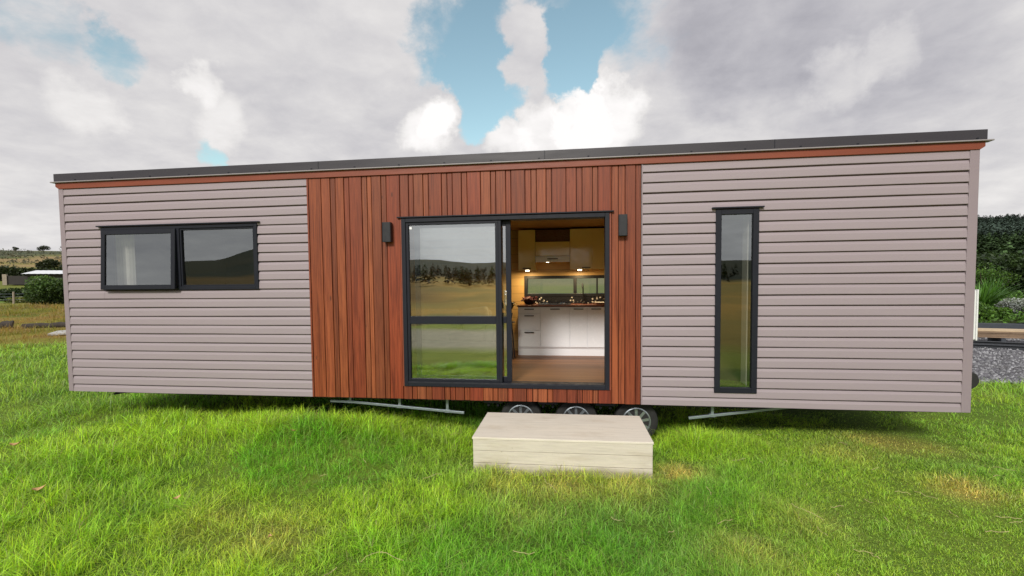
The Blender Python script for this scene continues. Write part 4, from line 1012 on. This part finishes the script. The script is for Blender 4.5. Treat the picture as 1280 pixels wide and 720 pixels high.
def forest(name, label, n, a0, a1, r0, r1, col, hmin, hmax, seed):
    g = np.random.default_rng(seed); az = g.uniform(a0, a1, n); rr = np.sqrt(g.uniform(r0**2, r1**2, n)); x = rr*np.sin(np.radians(az)); y = rr*np.cos(np.radians(az))-5.6
    z = ground(x, y); h = g.uniform(hmin, hmax, n); V = []; F = []; C = []; off = 0
    for i in range(n):
        m = 60; t = g.random(m)**.8; rad = h[i]*.30*(1-t*.86)*g.uniform(.55, 1.1, m); a = g.uniform(0, 6.28, m)
        P = np.stack([x[i]+rad*np.cos(a), y[i]+rad*np.sin(a), z[i]+h[i]*(.12+.88*t)], 1); sz = h[i]*.19*(1.1-.6*t)
        d = np.stack([np.cos(a), np.sin(a), -.35+g.normal(0, .3, m)], 1); s = np.stack([-np.sin(a), np.cos(a), g.normal(0, .3, m)], 1)
        v = np.stack([P-d*sz[:, None]*.5, P+s*sz[:, None]*.42, P+d*sz[:, None]*.6, P-s*sz[:, None]*.42], 1).reshape(-1, 3)
        V.append(v); F.append((np.array([[0,1,2],[0,2,3]])[None]+4*np.arange(m)[:, None, None]).reshape(-1, 3)+off); off += 4*m
        C.append(np.repeat(np.array(col)*g.uniform(.4, 1.7)*(.35+1.3*float(fbm(np.array(x[i]*.02), np.array(y[i]*.02), 8, 3)))*(.35+.9*t)[:, None]*g.uniform(.75, 1.25, (m, 1)), 4, 0))
    tag(np_mesh(name, np.concatenate(V), np.concatenate(F), M['forest'], np.concatenate(C)), label, 'forest', kind='stuff')
forest('hill_forest', 'dark conifer forest covering the hill behind the garden at right', 9000, 14, 64, 190, 440, (.050, .072, .058), 3.4, 6.0, 3)  # bluish distance haze is mixed into the tree colour
forest('valley_trees', 'scattered dark green trees in the valley across the lawn', 240, 160, 205, 66, 120, (.035, .055, .018), 1.6, 3.6, 9)
forest('hill_scrub', 'mid green scrub on the lower slope between the garden and the forest', 2600, 14, 64, 80, 215, (.045, .078, .030), 2.2, 4.8, 6)

# ------------------------------------------------------------------ small things on the lawn
for i, (px, py, s, lab) in enumerate(((-4.58, -2.25, .085, 'largest dead brown leaf on the lawn at lower left'), (-6.2, -1.27, .10, 'dead brown leaf on the lawn at the far left'), (-3.3, -2.2, .055, 'small dead leaf on the lawn below the bedroom window'), (-3.05, -.95, .06, 'dead leaf caught in the long grass by the mound'), (-2.25, -2.5, .05, 'dead leaf on the grass nearest the bottom edge'))):
    z = gz(px, py)+float(grass_height(np.array(px), np.array(py)))*.75; mb = MB(); a = random.uniform(0, 6.28); u = Vector((math.cos(a), math.sin(a), .15)); w = Vector((-u.y, u.x, .1)); c = Vector((px, py, z)); pr = [(0, .02), (.2, .22), (.5, .34), (.8, .2), (1, .01)]
    vs = []
    for t, hw in pr: p = c+u*s*(t-.5)+Vector((0,0,.25*s*(2*t-1)**2)); vs += [p-w*s*hw+Vector((0,0,.12*s)), p, p+w*s*hw+Vector((0,0,.16*s))]
    mb.add(vs, [f for q in range(4) for f in ((3*q, 3*q+3, 3*q+4, 3*q+1), (3*q+1, 3*q+4, 3*q+5, 3*q+2))]); tag(mb.build('dead_leaf', M['dead'], None, loc=(px, py, z-.01), smooth=True), lab, 'leaf', 'dead leaves on the lawn')

# ------------------------------------------------------------------ sky, sun, camera
SUN_EL, SUN_AZ = 33., 190.          # azimuth clockwise from +y: high, behind the viewer's left shoulder
def build_world():
    w = bpy.data.worlds.new('World'); scn.world = w; w.use_nodes = True; nt = w.node_tree
    for n in list(nt.nodes): nt.nodes.remove(n)
    out = nt.nodes.new('ShaderNodeOutputWorld'); bg = nt.nodes.new('ShaderNodeBackground'); nt.links.new(bg.outputs[0], out.inputs[0]); bg.inputs['Strength'].default_value = .1
    sky = nt.nodes.new('ShaderNodeTexSky'); sky.sky_type = 'NISHITA'; sky.sun_disc = False; sky.sun_elevation = R(SUN_EL); sky.sun_rotation = R(SUN_AZ); sky.altitude = 50; sky.ozone_density = 1.6
    co = nt.nodes.new('ShaderNodeTexCoord').outputs['Generated']
    nv = nt.nodes.new('ShaderNodeVectorMath'); nv.operation = 'NORMALIZE'; nt.links.new(co, nv.inputs[0]); dirv = nv.outputs[0]
    sp = nt.nodes.new('ShaderNodeSeparateXYZ'); nt.links.new(dirv, sp.inputs[0])
    zc = math_(nt, 'ADD', math_(nt, 'MAXIMUM', sp.outputs[2], 0.), .22)
    cb = nt.nodes.new('ShaderNodeCombineXYZ'); nt.links.new(math_(nt, 'DIVIDE', sp.outputs[0], zc), cb.inputs[0]); nt.links.new(math_(nt, 'DIVIDE', sp.outputs[1], zc), cb.inputs[1])
    P = cb.outputs[0]
    def cone(d, inner, outer):
        n = nt.nodes.new('ShaderNodeVectorMath'); n.operation = 'DOT_PRODUCT'; nt.links.new(wv, n.inputs[0]); n.inputs[1].default_value = Vector(d).normalized()
        return mrange(nt, n.outputs['Value'], math.cos(R(outer)), math.cos(R(inner)))
    # directions are warped by noise so that cloud edges billow
    nw = nt.nodes.new('ShaderNodeTexNoise'); nw.inputs['Scale'].default_value = 5.5; nw.inputs['Detail'].default_value = 8; nw.inputs['Roughness'].default_value = .62; nt.links.new(dirv, nw.inputs['Vector'])
    s1 = nt.nodes.new('ShaderNodeVectorMath'); s1.operation = 'SUBTRACT'; nt.links.new(nw.outputs['Color'], s1.inputs[0]); s1.inputs[1].default_value = (.5, .5, .5)
    s2 = nt.nodes.new('ShaderNodeVectorMath'); s2.operation = 'SCALE'; s2.inputs['Scale'].default_value = .20; nt.links.new(s1.outputs[0], s2.inputs[0])
    s3 = nt.nodes.new('ShaderNodeVectorMath'); s3.operation = 'ADD'; nt.links.new(dirv, s3.inputs[0]); nt.links.new(s2.outputs[0], s3.inputs[1])
    s4 = nt.nodes.new('ShaderNodeVectorMath'); s4.operation = 'NORMALIZE'; nt.links.new(s3.outputs[0], s4.inputs[0]); wv = s4.outputs[0]
    def total(lst):
        t = None
        for d, a, b, g in lst:
            v = math_(nt, 'MULTIPLY', cone(d, a, b), g); t = v if t is None else math_(nt, 'ADD', t, v)
        return t
    base = noise(nt, P, 1.5, 10, .58, .35); fine = noise(nt, P, 5.5, 8, .6, .2)
    gap = total([((-.193, .893, .407), 1, 5, .9), ((-.209, .866, .455), 2, 7, .9), ((-.185, .927, .328), .5, 3.8, .95), ((-.13, .925, .355), .5, 3.5, .8), ((-.002, .898, .44), 1, 5, .9), ((-.01, .92, .391), .5, 4, .75), ((.06, .90, .42), 2, 8, .36),
                 ((-.683, .637, .358), 0, 2.6, .62), ((-.739, .563, .37), 0, 5, .55), ((-.625, .744, .235), 0, 2.2, .7), ((-.09, .945, .295), 0, 2, .6), ((-.02, .84, .54), 2, 12, .8), ((-.3, -.4, .9), 10, 40, .5)])
    veil = total([((-.099, .891, .444), 1, 5, .75), ((-.11, .865, .49), .5, 4, .5), ((-.23, .90, .37), .5, 3.5, .35)])
    cum = total([((.01, .943, .335), 1.5, 4, .8), ((.060, .945, .318), 1.5, 4.2, .9), ((-.059, .948, .312), 1.2, 3.6, .7), ((-.13, .945, .295), .5, 3, .6), ((-.295, .906, .300), 1, 4, .95), ((-.262, .908, .322), .4, 2.6, .6), ((-.614, .711, .343), 0, 2.2, .62), ((-.607, .743, .285), .2, 3.4, .45),
                 ((.423, .844, .33), .2, 3.4, .5), ((.467, .80, .36), .2, 2.6, .4), ((-.736, .618, .276), 0, 3, .4), ((.31, -.9, .3), 4, 18, .5), ((-.15, -.97, .2), 4, 16, .9)])
    dark = total([((.205, .89, .407), 1, 8, .45), ((.289, .858, .425), 2, 10, .9), ((.467, .799, .38), 2, 11, .5), ((-.55, .74, .40), 2, 11, .2), ((.5, .82, .27), 3, 12, .3)])
    d = math_(nt, 'SUBTRACT', math_(nt, 'ADD', .80, math_(nt, 'MULTIPLY', math_(nt, 'SUBTRACT', base, .5), .8)), math_(nt, 'MULTIPLY', gap, .80))
    d = math_(nt, 'ADD', d, math_(nt, 'ADD', math_(nt, 'MULTIPLY', cum, .6), math_(nt, 'MULTIPLY', veil, .6)))
    d = math_(nt, 'ADD', d, math_(nt, 'MULTIPLY', math_(nt, 'SUBTRACT', fine, .5), .8))
    cover = mrange(nt, d, .10, .62)
    # brightness of the cloud sheet
    b = math_(nt, 'ADD', .695, math_(nt, 'MULTIPLY', math_(nt, 'SUBTRACT', base, .5), -.32))
    b = math_(nt, 'ADD', b, math_(nt, 'MULTIPLY', math_(nt, 'SUBTRACT', fine, .5), .34))
    b = math_(nt, 'SUBTRACT', b, math_(nt, 'MULTIPLY', dark, .185)); b = math_(nt, 'ADD', b, math_(nt, 'MULTIPLY', cum, .34))
    low = mrange(nt, sp.outputs[2], .30, .0); b = math_(nt, 'ADD', b, math_(nt, 'MULTIPLY', low, .06))
    b = math_(nt, 'MINIMUM', math_(nt, 'MAXIMUM', b, .32), 1.02)
    tint = mixc(nt, mrange(nt, b, .3, .85), (.955, .945, 1.06), (1.01, .985, .975))
    cl = mixc(nt, 1., tint, (10., 10., 10.), 'MULTIPLY')
    vm = nt.nodes.new('ShaderNodeVectorMath'); vm.operation = 'SCALE'; nt.links.new(cl, vm.inputs[0]); nt.links.new(b, vm.inputs['Scale'])
    blue = mixc(nt, 1., sky.outputs[0], (2.3, 2.25, 1.65), 'MULTIPLY')
    nt.links.new(mixc(nt, cover, blue, vm.outputs[0]), bg.inputs['Color'])
build_world()
sl = bpy.data.lights.new('sun', 'SUN'); sl.energy = 3.0; sl.angle = R(10); sl.color = (1., .96, .88)
so_ = bpy.data.objects.new('sun', sl); COL.objects.link(so_); so_.location = (0, -10, 20)
sd = Vector((math.sin(R(SUN_AZ))*math.cos(R(SUN_EL)), math.cos(R(SUN_AZ))*math.cos(R(SUN_EL)), math.sin(R(SUN_EL))))
so_.rotation_euler = sd.to_track_quat('Z', 'Y').to_euler()

cam = bpy.data.cameras.new('camera'); co_ = bpy.data.objects.new('camera', cam); COL.objects.link(co_); scn.camera = co_
yaw, pit, rol = R(-7.657), R(-2.643), R(-.569)
fw = Vector((math.sin(yaw)*math.cos(pit), math.cos(yaw)*math.cos(pit), math.sin(pit))); rt = Vector((math.cos(yaw), -math.sin(yaw), 0)); up = rt.cross(fw)
rt2 = rt*math.cos(rol)+up*math.sin(rol); up2 = up*math.cos(rol)-rt*math.sin(rol)
mw = Matrix((rt2, up2, -fw)).transposed().to_4x4(); mw.translation = (0, -5.593, 1.827); co_.matrix_world = mw
cam.sensor_width = 36; cam.lens = 36*579.493/1280; cam.shift_x = .253/1280; cam.shift_y = 21.365/1280; cam.clip_start = .05; cam.clip_end = 3000
scn.view_settings.view_transform = 'Standard'; scn.view_settings.look = 'None'; scn.view_settings.exposure = 0
scn.render.engine = 'CYCLES'; scn.cycles.max_bounces = 8; scn.cycles.transparent_max_bounces = 16; scn.cycles.use_denoising = True
scn.cycles.sample_clamp_indirect = 6; scn.cycles.caustics_reflective = False; scn.cycles.caustics_refractive = False
